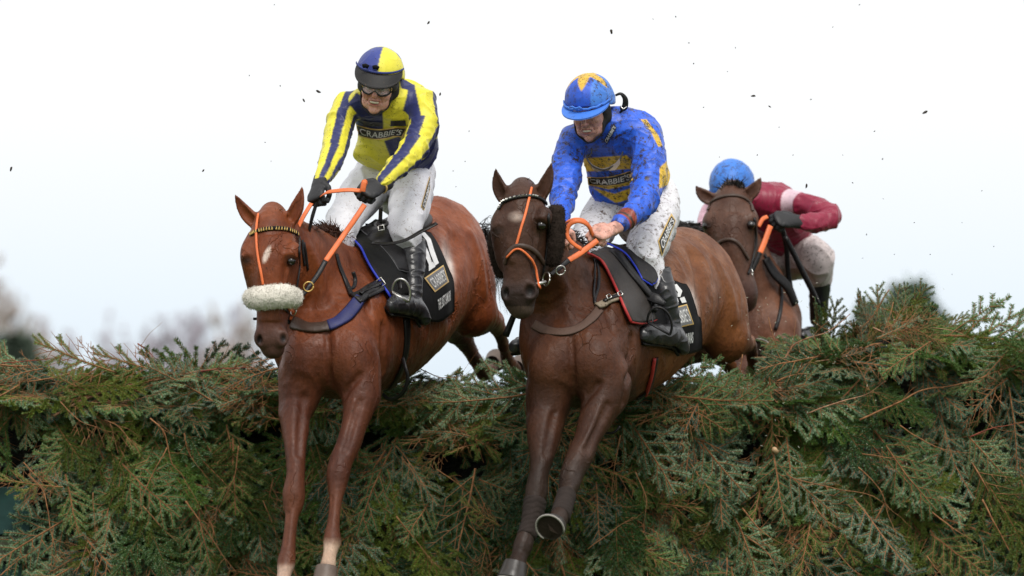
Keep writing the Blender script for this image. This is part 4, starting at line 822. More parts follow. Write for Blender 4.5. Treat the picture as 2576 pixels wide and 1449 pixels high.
R3 = rider(dict(horse=bv3, label='person in crimson silks and pale blue cap bent low behind the farthest horse', base=(1990, 700, 3.1), head=h3, face=False, blo=(1730, 720, 2.35), bhi=(2160, 370, 3.35), facemud=.6, jersey=J3, jcol=jc3, jmat=mR3, jlo=(1710, 690, 2.3), jhi=(2170, 430, 3.4),
 wrists=[(P(1808, 620, 2.55), np.array([.2, -.6, -.5]), np.array([-.3, -.8, .3]), np.array([-.75, .3, -.45]), 'glove', 1.0), (P(2002, 557, 2.46), LF((2002, 557, 2.46), (1955, 550, 2.40)), np.array([.05, -.8, .6]), np.array([0, -.3, -1.]), 'glove', 1.15)],
 pelvis=[(1980, 605, 3.2, .13, .11), (1985, 640, 3.2, .15, .13)], thighs=[[(1940, 640, 3.15, .10), (1900, 680, 3.0, .08)], [(2005, 640, 3.1, .11), (2040, 642, 2.98, .098), (2058, 655, 2.9, .086), (2062, 700, 2.98, .06)]], plo=(1850, 760, 2.7), phi=(2130, 540, 3.5), bmat=mW3,
 boots=[dict(shaft=[(2060, 675, 2.94, .060), (2062, 715, 3.0, .056), (2060, 760, 3.06, .05), (2058, 800, 3.1, .044)], foot=[(2075, 850, 3.15, .04), (2062, 840, 3.1, .045), (2040, 842, 3.0, .043), (2020, 845, 2.9, .035)], fside=(.3, .2, -.9), top=((2060, 688, 2.94), (0, 0, 1)), down=(-.3, .25, -.85))]))
HM3 = helmet_on(R3[0], h3, 'helmet', lambda X, Y, Z: np.tile(np.array([.045, .21, .70]), (len(X), 1)), cloth_mat('pale_blue_cap', 1.0, .5, wr=.5, spk=55), R=(.108, .13, .112), c=(0, -.005, .045))
visor(HM3, h3, mBluePeak, out=.05, drop=.03, up0=-.016)
# ---------------------------------------------------------------- tack
C1 = lambda pts: [(a*.3039+723.4, b*.3039+377.4) for a, b in pts]          # traced from a close view of the first saddle
C2 = lambda pts: [(a*.2822+1446.7, b*.2822+534.7) for a, b in pts]         # second saddle
def joined_bvh(*ds):
    V = []; F = []; b = 0
    for d in ds: V += [tuple(v) for v in d['V']]; F += [tuple(int(i)+b for i in f) for f in d['F']]; b = len(V)
    return BVHTree.FromPolygons(V, F)
def sheet(name, bv, quad, nu, nv, off, th, mat, parent=None, fallback=None, cls=None, bulge=0., smooth=2):
    """quad: rows of picture points (top row .. bottom row), draped on the body and given thickness"""
    rows = [cat_rom([np.array([a, b, 0.]) for a, b in r], 8) for r in quad]
    rows = [np.array([[np.interp(t, np.linspace(0, 1, len(r)), r[:, c]) for c in (0, 1)] for t in np.linspace(0, 1, nu)]) for r in rows]
    G = cat_rom([r.ravel() for r in rows], 8); G = np.array([[np.interp(t, np.linspace(0, 1, len(G)), G[:, c]) for c in range(G.shape[1])] for t in np.linspace(0, 1, nv)]).reshape(nv, nu, 2)
    Q = np.zeros((nv, nu, 3)); ok = np.zeros((nv, nu), bool); Nn = np.zeros((nv, nu, 3))
    for i in range(nv):
        for j in range(nu):
            t = Vector(P(G[i, j, 0], G[i, j, 1], 0)); h_ = bv.ray_cast(CAMP, (t-CAMP).normalized())
            if h_[0] is not None: Q[i, j] = h_[0]; Nn[i, j] = h_[1]; ok[i, j] = True
    md = np.median(Q[..., 1][ok]) if ok.any() else fallback; 
    for i in range(nv):
        for j in range(nu):
            if not ok[i, j]:
                dd = np.hypot(*(G[ok]-G[i, j]).T) if ok.any() else None; dn = Q[ok][np.argmin(dd)][1] if dd is not None else fallback
                Q[i, j] = P(G[i, j, 0], G[i, j, 1], dn+.01); Nn[i, j] = Nn[ok][np.argmin(dd)]
    for _ in range(smooth):
        Q[1:-1, :] = .25*Q[:-2]+.5*Q[1:-1]+.25*Q[2:]; Q[:, 1:-1] = .25*Q[:, :-2]+.5*Q[:, 1:-1]+.25*Q[:, 2:]
    N2 = np.cross(np.gradient(Q, axis=1), np.gradient(Q, axis=0)); N2 /= (np.linalg.norm(N2, axis=2, keepdims=True)+1e-9); N2 *= np.where((N2*Nn).sum(2, keepdims=True) < 0, -1, 1)
    uu = np.linspace(0, math.pi, nu)[None, :]; vv = np.linspace(0, math.pi, nv)[:, None]
    Q = Q+N2*(off+bulge*(np.sin(uu)*np.sin(vv)))[..., None]
    top = Q+N2*th; V = np.concatenate([top.reshape(-1, 3), Q.reshape(-1, 3)]); n = nu*nv; F = []
    for i in range(nv-1):
        for j in range(nu-1):
            a = i*nu+j; F.append((a, a+1, a+nu+1, a+nu)); F.append((a+n, a+nu+n, a+nu+1+n, a+1+n))
    for i in range(nv-1):
        for j in (0, nu-1): a = i*nu+j; F.append((a, a+nu, a+nu+n, a+n))
    for j in range(nu-1):
        for i in (0, nv-1): a = i*nu+j; F.append((a, a+1, a+1+n, a+n))
    m = MB(); m.add(V, F); o = m.build(name, mat, parent); return o, BVHTree.FromPolygons([tuple(v) for v in V], F), (Q, N2, G)
def edge_cord(name, sh, sides, r, mat, parent):
    Q, N2, G = sh; m = MB()
    if 'top' in sides: tube(m, Q[0]+N2[0]*.004, r, 6)
    if 'bottom' in sides: tube(m, Q[-1]+N2[-1]*.004, r, 6)
    if 'left' in sides: tube(m, Q[:, 0]+N2[:, 0]*.004, r, 6)
    if 'right' in sides: tube(m, Q[:, -1]+N2[:, -1]*.004, r, 6)
    return m.build(name, mat, parent)
_fc = {}
def text_mesh(txt, bold=.012):
    cu = bpy.data.curves.new('txt', 'FONT'); cu.body = txt; cu.offset = bold; cu.resolution_u = 3; cu.fill_mode = 'FRONT'
    o = bpy.data.objects.new('txt', cu); COL.objects.link(o); dg = bpy.context.evaluated_depsgraph_get(); me = bpy.data.meshes.new_from_object(o.evaluated_get(dg))
    bm = bmesh.new(); bm.from_mesh(me); bmesh.ops.triangulate(bm, faces=bm.faces)
    for _ in range(2):
        bmesh.ops.subdivide_edges(bm, edges=[e for e in bm.edges if e.calc_length() > .16], cuts=1); bmesh.ops.triangulate(bm, faces=bm.faces)
    V = np.array([v.co[:2] for v in bm.verts]); F = [[v.index for v in f.verts] for f in bm.faces]; bm.free()
    bpy.data.objects.remove(o); bpy.data.curves.remove(cu); bpy.data.meshes.remove(me)
    V -= V.min(0); V /= V.max(0); return V, F
def quad_map(q, u, v): # q: tl,tr,br,bl
    q = np.asarray(q, float); return ((q[0]*(1-u)+q[1]*u)*(1-v)+(q[3]*(1-u)+q[2]*u)*v)
def decal(name, bv, V, F, q, off, mat, parent, arc=0., wave=None):
    """lay flat artwork (0..1 square, v up) on a surface inside picture quad q (tl,tr,br,bl)"""
    out = []; last = None
    for u, v in V:
        c = quad_map(q, u, 1-v)
        if wave: c = c+np.array([0, wave(u)])
        t = Vector(P(c[0], c[1], 0)); h_ = bv.ray_cast(CAMP, (t-CAMP).normalized())
        if h_[0] is None: out.append(tuple(P(c[0], c[1], last if last is not None else .4))); continue
        last = h_[0][1]; nn = np.array(h_[1]); nn = nn if nn[1] < .0 else -nn; out.append(tuple(np.array(h_[0])+nn*off-nrm(np.array(h_[0])-np.array(CAMP))*.002))
    m = MB(); m.add(out, F); return m.build(name, mat, parent, smooth=False)
def grid01(n, k): return [(i/n, j/k) for j in range(k+1) for i in range(n+1)], [(j*(n+1)+i, j*(n+1)+i+1, (j+1)*(n+1)+i+1, (j+1)*(n+1)+i) for j in range(k) for i in range(n)]
def panel(bv, q, txt, parent, back=MT['black_cloth'], rim=MT['gold'], fg=MT['white'], inset=.06, wave=None, off=.003, tq=None, nm='badge', both=True):
    V, F = grid01(24, 8); p = parent
    q = [np.array(a, float) for a in q]; c = sum(q)/4
    if rim is not None: p = decal(nm, bv, V, F, q, off, rim, parent, wave=wave); q2 = [c+(a-c)*(1-inset*(1 if k in (0, 1, 2, 3) else 1)) for k, a in enumerate(q)]; h_ = np.linalg.norm(q[3]-q[0]); w_ = np.linalg.norm(q[1]-q[0]); e1 = nrm(np.append(q[1]-q[0], 0))[:2]; e2 = nrm(np.append(q[3]-q[0], 0))[:2]; t = inset*h_; q2 = [q[0]+e1*t+e2*t, q[1]-e1*t+e2*t, q[2]-e1*t-e2*t, q[3]+e1*t-e2*t]
    else: q2 = q
    b = decal('panel', bv, V, F, q2, off+.0015, back, p, wave=wave)
    tV, tF = text_mesh(txt); tq = tq or [quad_map(q2, .05, .14), quad_map(q2, .95, .14), quad_map(q2, .95, .86), quad_map(q2, .05, .86)]
    decal('lettering', bv, tV, tF, tq, off+.003, fg, b, wave=wave); return p
MT['print_back'] = flat_mat('panel_black', (.02, .018, .018), .5); MT['print_silver'] = flat_mat('silver_print', (.72, .71, .70), .5); MT['print_grey'] = flat_mat('grey_print', (.16, .16, .17), .5)
# badges on the silks and breeches
panel(R1[3], A1([(572, 822), (985, 845), (955, 925), (585, 915)]), "CRABBIE'S", R1[5], MT['print_back'], MT['gold'], MT['print_silver'], .10, wave=lambda u: 9*math.sin(min(1, u*1.25)*math.pi)**1.0*.9, nm='chest_badge')
for q in ([(628, 792), (786, 805), (786, 838), (632, 832)], [(856, 790), (976, 786), (982, 832), (852, 836)]):
    V_, F_ = grid01(6, 3); decal('black_patch', R1[3], V_, F_, A1(q), .003, MT['print_back'], R1[5])
panel(R1[4], C1([(1112, 440), (1188, 200), (1186, 330), (1128, 500)]) if False else [(1058, 519), (1080, 442), (1081, 476), (1066, 530)], "CRABBIE'S", R1[6], MT['print_back'], MT['gold'], MT['white'], .12, nm='thigh_badge')
panel(R2[3], A2([(412, 945), (785, 888), (795, 975), (418, 1012)]), "CRABBIE'S", R2[5], MT['print_back'], MT['gold'], MT['print_silver'], .10, wave=lambda u: 7*math.sin(u*math.pi), nm='chest_badge')
panel(R2[4], [(1654, 607), (1688, 537), (1699, 556), (1664, 645)], "CRABBIE'S", R2[6], MT['print_back'], MT['gold'], MT['white'], .10, nm='thigh_badge')
panel(R2[3], [(1519, 352), (1544, 312), (1551, 320), (1528, 362)], "CRABBIE'S", R2[5], MT['print_back'], None, MT['white'], nm='collar_badge')

def stirrup(parent, c, fdir, side, up, mat=MT['steel'], w=.062, hgt=.115):
    m = MB(); A = np.linspace(-.35, math.pi+.35, 22); pts = [c+side*w*math.cos(a)*(1 if a < math.pi*2 else 1)+up*(hgt*.62*math.sin(a)+hgt*.1) for a in A]; tube(m, pts, .0058, 7)
    ribbon(m, [pts[0], pts[-1]], up, .036, .008); return m.build('stirrup', mat, parent)
# ---- saddle and cloths of the chestnut
allb1 = bv1
cl1, bcl1, sh1 = sheet('saddle_cloth', allb1, [C1([(640, 640), (860, 640), (1090, 690), (1170, 710)]), C1([(700, 850), (900, 850), (1190, 830), (1235, 820)]), C1([(790, 1050), (950, 1020), (1200, 1000), (1300, 985)]), C1([(850, 1230), (1000, 1250), (1200, 1200), (1350, 1110)]), C1([(930, 1340), (1080, 1400), (1230, 1420), (1352, 1330)])], 30, 34, .014, .006, MT['black_cloth'])
tag(cl1, 'black number cloth with white numeral and gold framed badge on the chestnut horse', 'number cloth', 'number cloths under the saddles')
panel(bcl1, C1([(1128, 1062), (1286, 952), (1332, 1092), (1216, 1178)]), "CRABBIE'S", cl1, MT['print_grey'], MT['gold'], MT['print_silver'], .07, nm='badge')
def strokes(bv, parent, polys, mat, name='numeral'):
    m = MB()
    for q in polys:
        V, F = grid01(5, 8); out = []
        for u, v in V:
            c = quad_map(q, u, 1-v); p, n_ = hit(bv, c[0], c[1]); out.append(tuple(p+n_*.005))
        m.add(out, F)
    return m.build(name, mat, parent, smooth=False)
strokes(bcl1, cl1, [C1([(1080, 748), (1108, 732), (1162, 850), (1126, 866)]), C1([(1126, 866), (1162, 850), (1190, 940), (1162, 950)]), C1([(1162, 950), (1196, 928), (1218, 968), (1163, 1006)])], MT['white'])
strokes(bcl1, cl1, [C1([(1092, 690), (1132, 688), (1180, 742), (1146, 756)]), C1([(1146, 756), (1180, 742), (1212, 846), (1174, 858)]), C1([(1174, 858), (1212, 846), (1246, 940), (1214, 962)])], MT['white'])
tV, tF = text_mesh('THE LAST SAMURI', .02); decal('lettering', bcl1, tV, tF, C1([(1236, 1240), (1340, 1160), (1342, 1245), (1243, 1330)]), .005, MT['white'], cl1)
sad1 = thing('saddle', 'black racing saddle with blue edged pad on the chestnut horse', 'saddle', tuple(P(960, 640, .7)), 'racing saddles')
pd1, bpd1, sp1 = sheet('pad', allb1, [C1([(445, 680), (520, 665), (600, 680), (700, 690)]), C1([(560, 790), (640, 770), (740, 780), (860, 790)]), C1([(640, 960), (760, 940), (850, 930), (920, 930)]), C1([(760, 1150), (830, 1120), (880, 1100), (960, 1080)]), C1([(830, 1260), (870, 1240), (910, 1220), (980, 1200)])], 14, 30, .022, .012, MT['saddle_pad'], sad1, bulge=.012)
edge_cord('piping', sp1, ('left',), .0065, MT['piping_blue'], pd1)
fl1, bfl1, sf1 = sheet('flap', bpd1 if False else allb1, [C1([(520, 670), (640, 640), (760, 650), (880, 680)]), C1([(680, 800), (780, 790), (860, 800), (960, 820)]), C1([(800, 930), (850, 920), (920, 930), (1000, 930)]), C1([(870, 1040), (900, 1040), (935, 1050), (1000, 1040)])], 14, 20, .040, .008, MT['leather'], sad1, bulge=.010)
edge_cord('piping', sf1, ('left', 'bottom'), .0035, MT['grey_cloth'], fl1)
m = MB(); bm = bmesh.new()
def pod(parent, c, r, ax, mat, name):
    f = Fld(np.asarray(c)-max(r)*1.3, np.asarray(c)+max(r)*1.3, .006); f.ell(c, r, ax, .01); V, F = f.mesh(); return link(name, mesh_np(name, V, F), mat, parent)
bm.free()
pm, _ = hit(bv1, 965, 618); pod(sad1, pm+np.array([0, .02, .03]), (.085, .15, .055), [S1, F1, U1], MT['leather'], 'pommel'); pm2, _ = hit(bv1, 1010, 580); pod(sad1, pm2+np.array([0, .1, .02]), (.12, .24, .06), [S1, F1, U1], MT['leather'], 'seat')
m = MB(); strap_on(m, bcl1, [P(1012, 690, .5)]*1+[P(1012, 720, .5), P(1016, 735, .5)], .03, .004, .01) if False else None
# girth strap and surcingle under the belly
m = MB(); strap_on(m, bv1, [(1020, 800), (1022, 840), (1019, 880), (1010, 920), (995, 955), (975, 985)], .052, .006, .006, 5); g_ = m.build('girth', MT['leather'], sad1)
m = MB(); pts = cat_rom([P(1013, 900, .35), P(1020, 925, .32), P(1026, 950, .32), P(1018, 980, .34), P(1000, 1000, .38), P(978, 1004, .42), P(963, 992, .46)], 6); ribbon(m, pts, (-.3, -1, -.2), .018, .003); m.build('loose_strap', MT['leather'], sad1)
# long strap end standing out behind the boot
kd = hit(bv1, 1040, 690)[0][1]-.2
m = MB(); pts = cat_rom([P(936, 612, kd-.04), P(975, 614, kd-.06), P(1020, 604, kd-.07), P(1060, 582, kd-.06), P(1099, 562, kd-.04)], 6); ribbon(m, pts, (.0, -.55, .8), [.022, .024, .024, .026, .024], .004)
w1 = m.build('stick', MT['leather']); tag(w1, 'flat black strap sticking out past the knee of the rider in navy and yellow', 'strap')
# stirrups
def place_stirrup(parent, sp_boot_px, d, fs): 
    c = P(sp_boot_px[0], sp_boot_px[1], d); return stirrup(parent, c, None, nrm(fs[0]), nrm(fs[1]))
allj1 = hit(joined_bvh(hd1), 1015, 745)[0][1]
st1 = stirrup(sad1, P(1008, 742, allj1-.17), None, nrm([.80, .1, -.45]), nrm([.2, -.25, .95]), w=.046, hgt=.10)
m = MB(); ribbon(m, cat_rom([P(1000, 700, allj1-.16), P(1006, 716, allj1-.19), P(1008, 728, allj1-.2)], 4), (-.3, -1, 0), .022, .004); m.build('stirrup_leather', MT['leather'], sad1)
# breast girth
bg1_ = thing('breast_girth', 'navy webbing breast girth with brown leather ends on the chestnut horse', 'breast girth', tuple(P(830, 820, .1)))
m = MB(); strap_on(m, bv1, [(738, 812), (765, 824), (800, 826), (832, 820)], .062, .008, .006, 5); m.build('leather_lining', MT['brown_leather'], bg1_)
m = MB(); strap_on(m, bv1, [(826, 821), (850, 812), (872, 795), (892, 772), (905, 752)], [.064, .066, .068, .066, .06], .009, .007, 5); m.build('webbing', MT['navy'], bg1_)
m = MB(); strap_on(m, bv1, [(893, 757), (915, 742), (940, 725), (955, 716)], [.085, .07, .055, .05], .010, .010, 5); m.build('leather_end', MT['leather'], bg1_)
m = MB(); strap_on(m, bv1, [(905, 747), (935, 730), (965, 706), (985, 692)], .020, .005, .022, 5); strap_on(m, bv1, [(905, 762), (935, 745), (965, 725)], .022, .005, .02, 5); m.build('girth_strap', MT['leather'], bg1_)
m = MB(); c, n_ = hit(bv1, 945, 722); c = c+n_*.03; e1 = nrm(P(965, 707, .0)-P(945, 722, .0)); e2 = nrm(np.cross(n_, e1)); tube(m, [c+e1*a*.018+e2*b*.018 for a, b in ((-1, -1), (1, -1), (1, 1), (-1, 1), (-1, -1))], .0035, 6); m.build('buckle', MT['steel'], bg1_)
m = MB(); strap_on(m, bv1, [(845, 640), (852, 668), (868, 705), (885, 745)], .024, .004, .004, 5); m.build('neck_strap', MT['leather'], bg1_)
m = MB(); pts = cat_rom([P(888, 684, hit(bv1, 888, 700)[0][1]-.03), P(894, 705, hit(bv1, 892, 700)[0][1]-.035), P(888, 724, hit(bv1, 888, 716)[0][1]-.03), P(874, 726, hit(bv1, 876, 722)[0][1]-.02)], 5); ribbon(m, pts, (.2, -1, 0), .018, .003); m.build('strap_end', MT['leather'], bg1_)
# ---- bridle builder
def bridle(label, bv, Hs, Hf, sp):
    b = thing('bridle', label, 'bridle', tuple(P(*sp['at'])), 'bridles')
    for nm, paths, w, th, off, mat in sp['straps']:
        m = MB()
        for p in paths: strap_on(m, bv, p, w, th, off, 6)
        m.build(nm, MT[mat], b)
    for c, R, r in sp['rings']:
        m = MB(); ring(m, P(*c), R, r, Hs*.5+np.array([0, -.6, 0]), (0.1, 0, 1), 20); m.build('bit_ring', MT['steel'], b)
    return b
br1 = bridle('bridle with yellow toothed browband and thick white sheepskin noseband on the chestnut horse', bv1, HS1, hd1['Hf'], dict(at=(690, 560, -.2),
 straps=[('browband', [[(631, 592), (645, 583), (665, 578), (690, 575), (715, 576), (735, 582), (748, 590)]], .021, .005, .004, 'black_cloth'),
         ('cheekpiece', [[(751, 598), (750, 630), (751, 665), (747, 700), (742, 735)], [(758, 604), (760, 640), (764, 668)]], .014, .005, .004, 'leather'),
         ('throat_lash', [[(763, 610), (768, 640), (772, 680)]], .012, .004, .004, 'leather'),
         ('bridle_nosepiece', [[(652, 540), (648, 565), (646, 600), (650, 640), (656, 680), (663, 716)]], .0125, .004, .005, 'rein'),
         ('lower_noseband', [[(650, 775), (662, 770), (690, 768), (715, 776), (727, 800), (725, 815)]], .016, .005, .004, 'leather'),
         ('chin_guard', [[(722, 772), (730, 785), (733, 805)]], [.03, .038, .02], .005, .008, 'rein')],
 rings=[((738, 780, -.27), .026, .0035)]))
# browband teeth
m = MB(); q0 = cat_rom([np.array([a, b, 0.]) for a, b in [(631, 592), (645, 583), (665, 578), (690, 575), (715, 576), (735, 582), (748, 590)]], 8)
for k in range(22):
    t = (k+.5)/22*(len(q0)-1); a = q0[int(t)]; p, n_ = hit(bv1, a[0], a[1]+.5); p = p+n_*.012; sx_ = nrm(np.cross(n_, (0, 0, 1))); m.add([p+sx_*.0046-np.array([0, 0, .0085]), p-sx_*.0046-np.array([0, 0, .0085]), p+np.array([0, 0, .0095]), p+n_*.003-np.array([0, 0, .003])], [(0, 1, 3), (1, 2, 3), (2, 0, 3)])
m.build('browband_tooth_trim', MT['gold'], br1, False)
# sheepskin roll: a fleecy tube across the nose
def fleece_roll(parent, pts, r, mat, name, seed=0., bend=None, h=.005):
    c = cat_rom(pts, 6); R = np.interp(np.linspace(0, 1, len(c)), np.linspace(0, 1, len(r)), r); lo = c.min(0)-R.max()*1.3; hi = c.max(0)+R.max()*1.3; f = Fld(lo, hi, h)
    f.loft([(p, q) for p, q in zip(c, R)], (0, .3, 1), k=.01, smooth=False, cap=.7); V, F = f.mesh(); V = relax(V, F, 1, .4); N = vnormals(V, F)
    dd = np.array([mnoise.noise(Vector(v*40+seed))*.0022+mnoise.noise(Vector(v*150+seed))*.003 for v in V]); V = V+N*dd[:, None]; o = link(name, mesh_np(name, V, F), mat, parent); rr_ = random.Random(int(seed)+5); N = vnormals(V, F); st = []
    for _ in range(1500):
        i = rr_.randrange(len(V)); d = nrm(N[i]+np.array([rr_.gauss(0, .7), rr_.gauss(0, .7), rr_.gauss(0, .7)])); l = rr_.uniform(.004, .011); st.append(([V[i], V[i]+d*l*.6+N[i]*.001, V[i]+d*l+np.array([0, 0, -.001])], .0018))
    hair(parent, 'wool', mat, st, o)
    return o
dn = hit(bv1, 686, 750)[0][1]
fleece_roll(br1, [P(634, 750, dn+.055), P(650, 750, dn-.0), P(685, 747, dn-.022), P(718, 745, dn-.02), P(740, 750, dn+.02)], [.044, .052, .054, .053, .046], MT['fleece'], 'sheepskin_noseband')
m = MB(); ribbon(m, cat_rom([P(651, 800, -.2), P(644, 802, -.21), P(637, 802, -.21)], 4), (0, -1, 0), .012, .005); m.build('buckle_end', MT['leather'], br1)
# reins of the chestnut: orange rubber grips and black leather ends
def rein_part(parent, pts, w, mat, name, nor=(.2, -.85, .45), th=.004):
    m = MB(); c = cat_rom(pts, 8); ribbon(m, c, nor, w, th); return m.build(name, mat, parent)
re1 = thing('reins', 'orange rubber grip reins held by the rider in navy and yellow', 'reins', tuple(P(860, 560, .0)), 'pairs of reins')
hd_ = hit(bv1, 818, 660)[0][1]
rein_part(re1, [P(917, 515, -.02), P(895, 548, -.05), P(860, 598, -.08), P(818, 658, -.16)], .025, MT['rein'], 'rubber_grip')
rein_part(re1, [P(819, 656, -.162), P(800, 690, -.2), P(778, 720, -.24), P(762, 742, -.26)], [.024, .022, .020], MT['leather'], 'leather_rein')
rein_part(re1, [P(805, 495, .03), P(825, 484, -.02), P(850, 480, -.04), P(880, 478, -.045), P(908, 480, -.035)], .025, MT['rein'], 'rubber_grip', (.1, -.75, .65))
rein_part(re1, [P(912, 482, -.06), P(914, 470, -.062), P(917, 457, -.06), P(918, 464, -.05)], .026, MT['rein'], 'rein_end', (.1, -1, .1))
rein_part(re1, [P(783, 512, .02), P(772, 530, .0), P(762, 547, -.01), P(750, 572, -.02)], .022, MT['rein'], 'rubber_grip', (-.4, -.9, .1))
m = MB(); ring(m, P(776, 721, -.26), .022, .003, (1, .2, .1), (0, -.3, 1), 20); m.build('martingale_ring', MT['gold'], re1)
m = MB(); tube(m, cat_rom([P(800, 500, .05), P(790, 530, .05), P(783, 555, .05), P(776, 590, .06)], 4), [.008, .009, .006], 7); kn, _ = hit(bv1, 776, 600)
tag(m.build('whip', MT['leather']), 'black whip in the gloved right hand of the rider in navy and yellow', 'whip')
m = MB(); pts = cat_rom([P(958, 520, .0), P(957, 545, .02), P(956, 562, .03)], 4); ribbon(m, pts, (0, -1, 0), .018, .004); bk = m.build('neck_strap', MT['leather']); tag(bk, 'black strap with steel buckle hanging below the right glove over the saddle', 'strap')
m = MB(); ring(m, P(962, 562, .02), .021, .009, (1, 0, 0), (0, .8, .5), 18); o_ = m.build('loop', MT['leather'], None); o_.parent = bk; m = MB(); tube(m, [P(958+a, 574+b, -.01) for a, b in ((-7, -5), (7, -8), (9, 4), (-6, 6), (-7, -5))], .0025, 5); o_ = m.build('buckle', MT['steel'], None); o_.parent = bk
hair(horse1, 'mane', MT['hair_red'], tuft([P(760, 575, .1), P(800, 585, .3), P(845, 590, .45), P(875, 600, .55)], 260, .05, (.35, -.5, .15), .35, .006)+tuft([P(815, 582, .35), P(850, 592, .42)], 260, .075, (-.6, -.3, .5), .4, .006))
hair(horse1, 'forelock', MT['hair_red'], tuft([P(675, 540, -.18), P(690, 545, -.18)], 90, .05, (0, -.4, .1), .5, .005))
rt = random.Random(4); st = []
for k in range(150):
    a = P(1205+rt.uniform(-12, 18), 585+rt.uniform(-25, 45), 1.85); e_ = P(rt.uniform(1225, 1285), rt.uniform(590, 800), 2.2+rt.uniform(-.2, .2)); st.append(([a, a*.5+e_*.5+np.array([rt.uniform(0, .05), 0, rt.uniform(.0, .10)]), e_], .0035))
hair(horse1, 'tail', MT['hair_black'], st)
# ---- tack of the bay
cl2, bcl2, sh2 = sheet('saddle_cloth', bv2, [C2([(560, 560), (700, 560), (850, 620), (960, 650)]), C2([(620, 760), (760, 760), (900, 760), (1000, 720)]), C2([(640, 900), (780, 920), (920, 900), (1060, 900)]), C2([(680, 1050), (820, 1060), (950, 1040), (1098, 1000)]), C2([(760, 1200), (880, 1240), (990, 1250), (1105, 1205)])], 30, 34, .014, .006, MT['black_cloth'])
tag(cl2, 'black number cloth half hidden by the boot on the bay horse in the middle', 'number cloth', 'number cloths under the saddles')
panel(bcl2, C2([(800, 870), (992, 815), (1055, 995), (850, 1040)]), "CRABBIE'S", cl2, MT['print_grey'], MT['gold'], MT['print_silver'], .06, nm='badge')
strokes(bcl2, cl2, [C2([(862, 650), (898, 640), (948, 700), (908, 712)]), C2([(908, 712), (948, 700), (930, 755), (902, 752)]), C2([(925, 765), (965, 752), (985, 800), (945, 808)]), C2([(868, 715), (895, 715), (915, 800), (885, 830)])], MT['white'])
tV, tF = text_mesh('CANVAS', .03); decal('lettering', bcl2, tV, tF, C2([(945, 1085), (1046, 1062), (1044, 1160), (962, 1178)]), .005, MT['white'], cl2)
sad2 = thing('saddle', 'black racing saddle with bright blue edged flap on the bay horse', 'saddle', tuple(P(1560, 690, .7)), 'racing saddles')
pd2, bpd2, sp2 = sheet('pad', bv2, [C2([(80, 385), (140, 360), (220, 350), (300, 360)]), C2([(215, 470), (280, 450), (350, 440), (430, 440)]), C2([(330, 680), (410, 660), (480, 640), (560, 640)]), C2([(400, 860), (470, 840), (540, 830), (620, 820)]), C2([(460, 985), (540, 1000), (600, 990), (680, 960)])], 14, 30, .020, .012, flat_mat('brown_pad', (.028, .022, .019), .6, bumpv=.4, mud=.5), sad2, bulge=.010)
edge_cord('piping', sp2, ('left', 'bottom'), .0075, MT['piping_red'], pd2)
fl2, bfl2, sf2 = sheet('flap', bv2, [C2([(270, 365), (340, 375), (430, 400), (520, 430)]), C2([(400, 430), (480, 450), (580, 480), (650, 510)]), C2([(480, 540), (560, 570), (630, 580), (685, 590)]), C2([(535, 650), (570, 670), (610, 690), (640, 680)])], 14, 20, .045, .010, MT['leather'], sad2, bulge=.012)
edge_cord('piping', sf2, ('right', 'left', 'bottom'), .005, MT['piping_blue'], fl2)
m = MB(); strap_on(m, bv2, [C2([(330, 420)])[0], C2([(430, 560)])[0], C2([(530, 680)])[0], C2([(620, 800)])[0], C2([(640, 900)])[0]], [.06, .06, .05, .04, .035], .012, .04, 5); m.build('girth_flap', MT['leather'], sad2)
m = MB(); d_ = hit(bv2, 1640, 770)[0][1]; pts = cat_rom([P(1598, 728, d_-.06), P(1625, 742, d_-.08), P(1650, 752, d_-.10), P(1672, 765, d_-.11)], 5); ribbon(m, pts, (.1, -1, .2), [.05, .045, .05, .02], .004); pts = cat_rom([P(1620, 745, d_-.05), P(1632, 785, d_-.08), P(1640, 815, d_-.1)], 5); ribbon(m, pts, (-.2, -1, .0), [.05, .04, .02], .004); m.build('stirrup_leather', MT['leather'], sad2)
st2 = stirrup(sad2, P(1658, 820, hit(bv2, 1660, 800)[0][1]-.22), None, nrm([.80, .1, -.45]), nrm([.2, -.25, .95]), MT['leather'])
m = MB(); strap_on(m, bv2, [(1646, 900), (1640, 940), (1628, 985), (1612, 1025)], .05, .006, .006, 5); gg = m.build('girth', MT['leather'], sad2); m = MB(); strap_on(m, bv2, [(1641, 900), (1634, 945), (1621, 990)], .012, .012, .006, 5); m.build('red_stripe', MT['piping_red'], gg)
m = MB(); pts = cat_rom([P(1560, 1072, .3), P(1545, 1088, .3), P(1522, 1090, .32)], 4); tube(m, pts, .006, 6); m.build('girth_buckle', MT['leather'], sad2)
bg2_ = thing('breast_girth', 'muddy brown breast girth with pale leather tab on the bay horse', 'breast girth', tuple(P(1440, 830, .1)))
MT['mud_web'] = flat_mat('muddy_web', (.085, .045, .03), .7, bumpv=.5); MT['pale_tab'] = flat_mat('pale_tab', (.25, .2, .14), .6, bumpv=.3, mud=.5)
m = MB(); strap_on(m, bv2, [(1342, 815), (1375, 832), (1420, 836), (1460, 824), (1490, 800), (1508, 778)], .046, .003, .003, 5); m.build('webbing', MT['mud_web'], bg2_)
m = MB(); strap_on(m, bv2, [(1502, 775), (1525, 765), (1550, 752)], .042, .008, .012, 5); t_ = m.build('tab', MT['pale_tab'], bg2_)
m = MB(); strap_on(m, bv2, [(1516, 768), (1545, 755), (1575, 735), (1603, 718)], .019, .005, .026, 5); m.build('girth_strap', MT['leather'], bg2_)
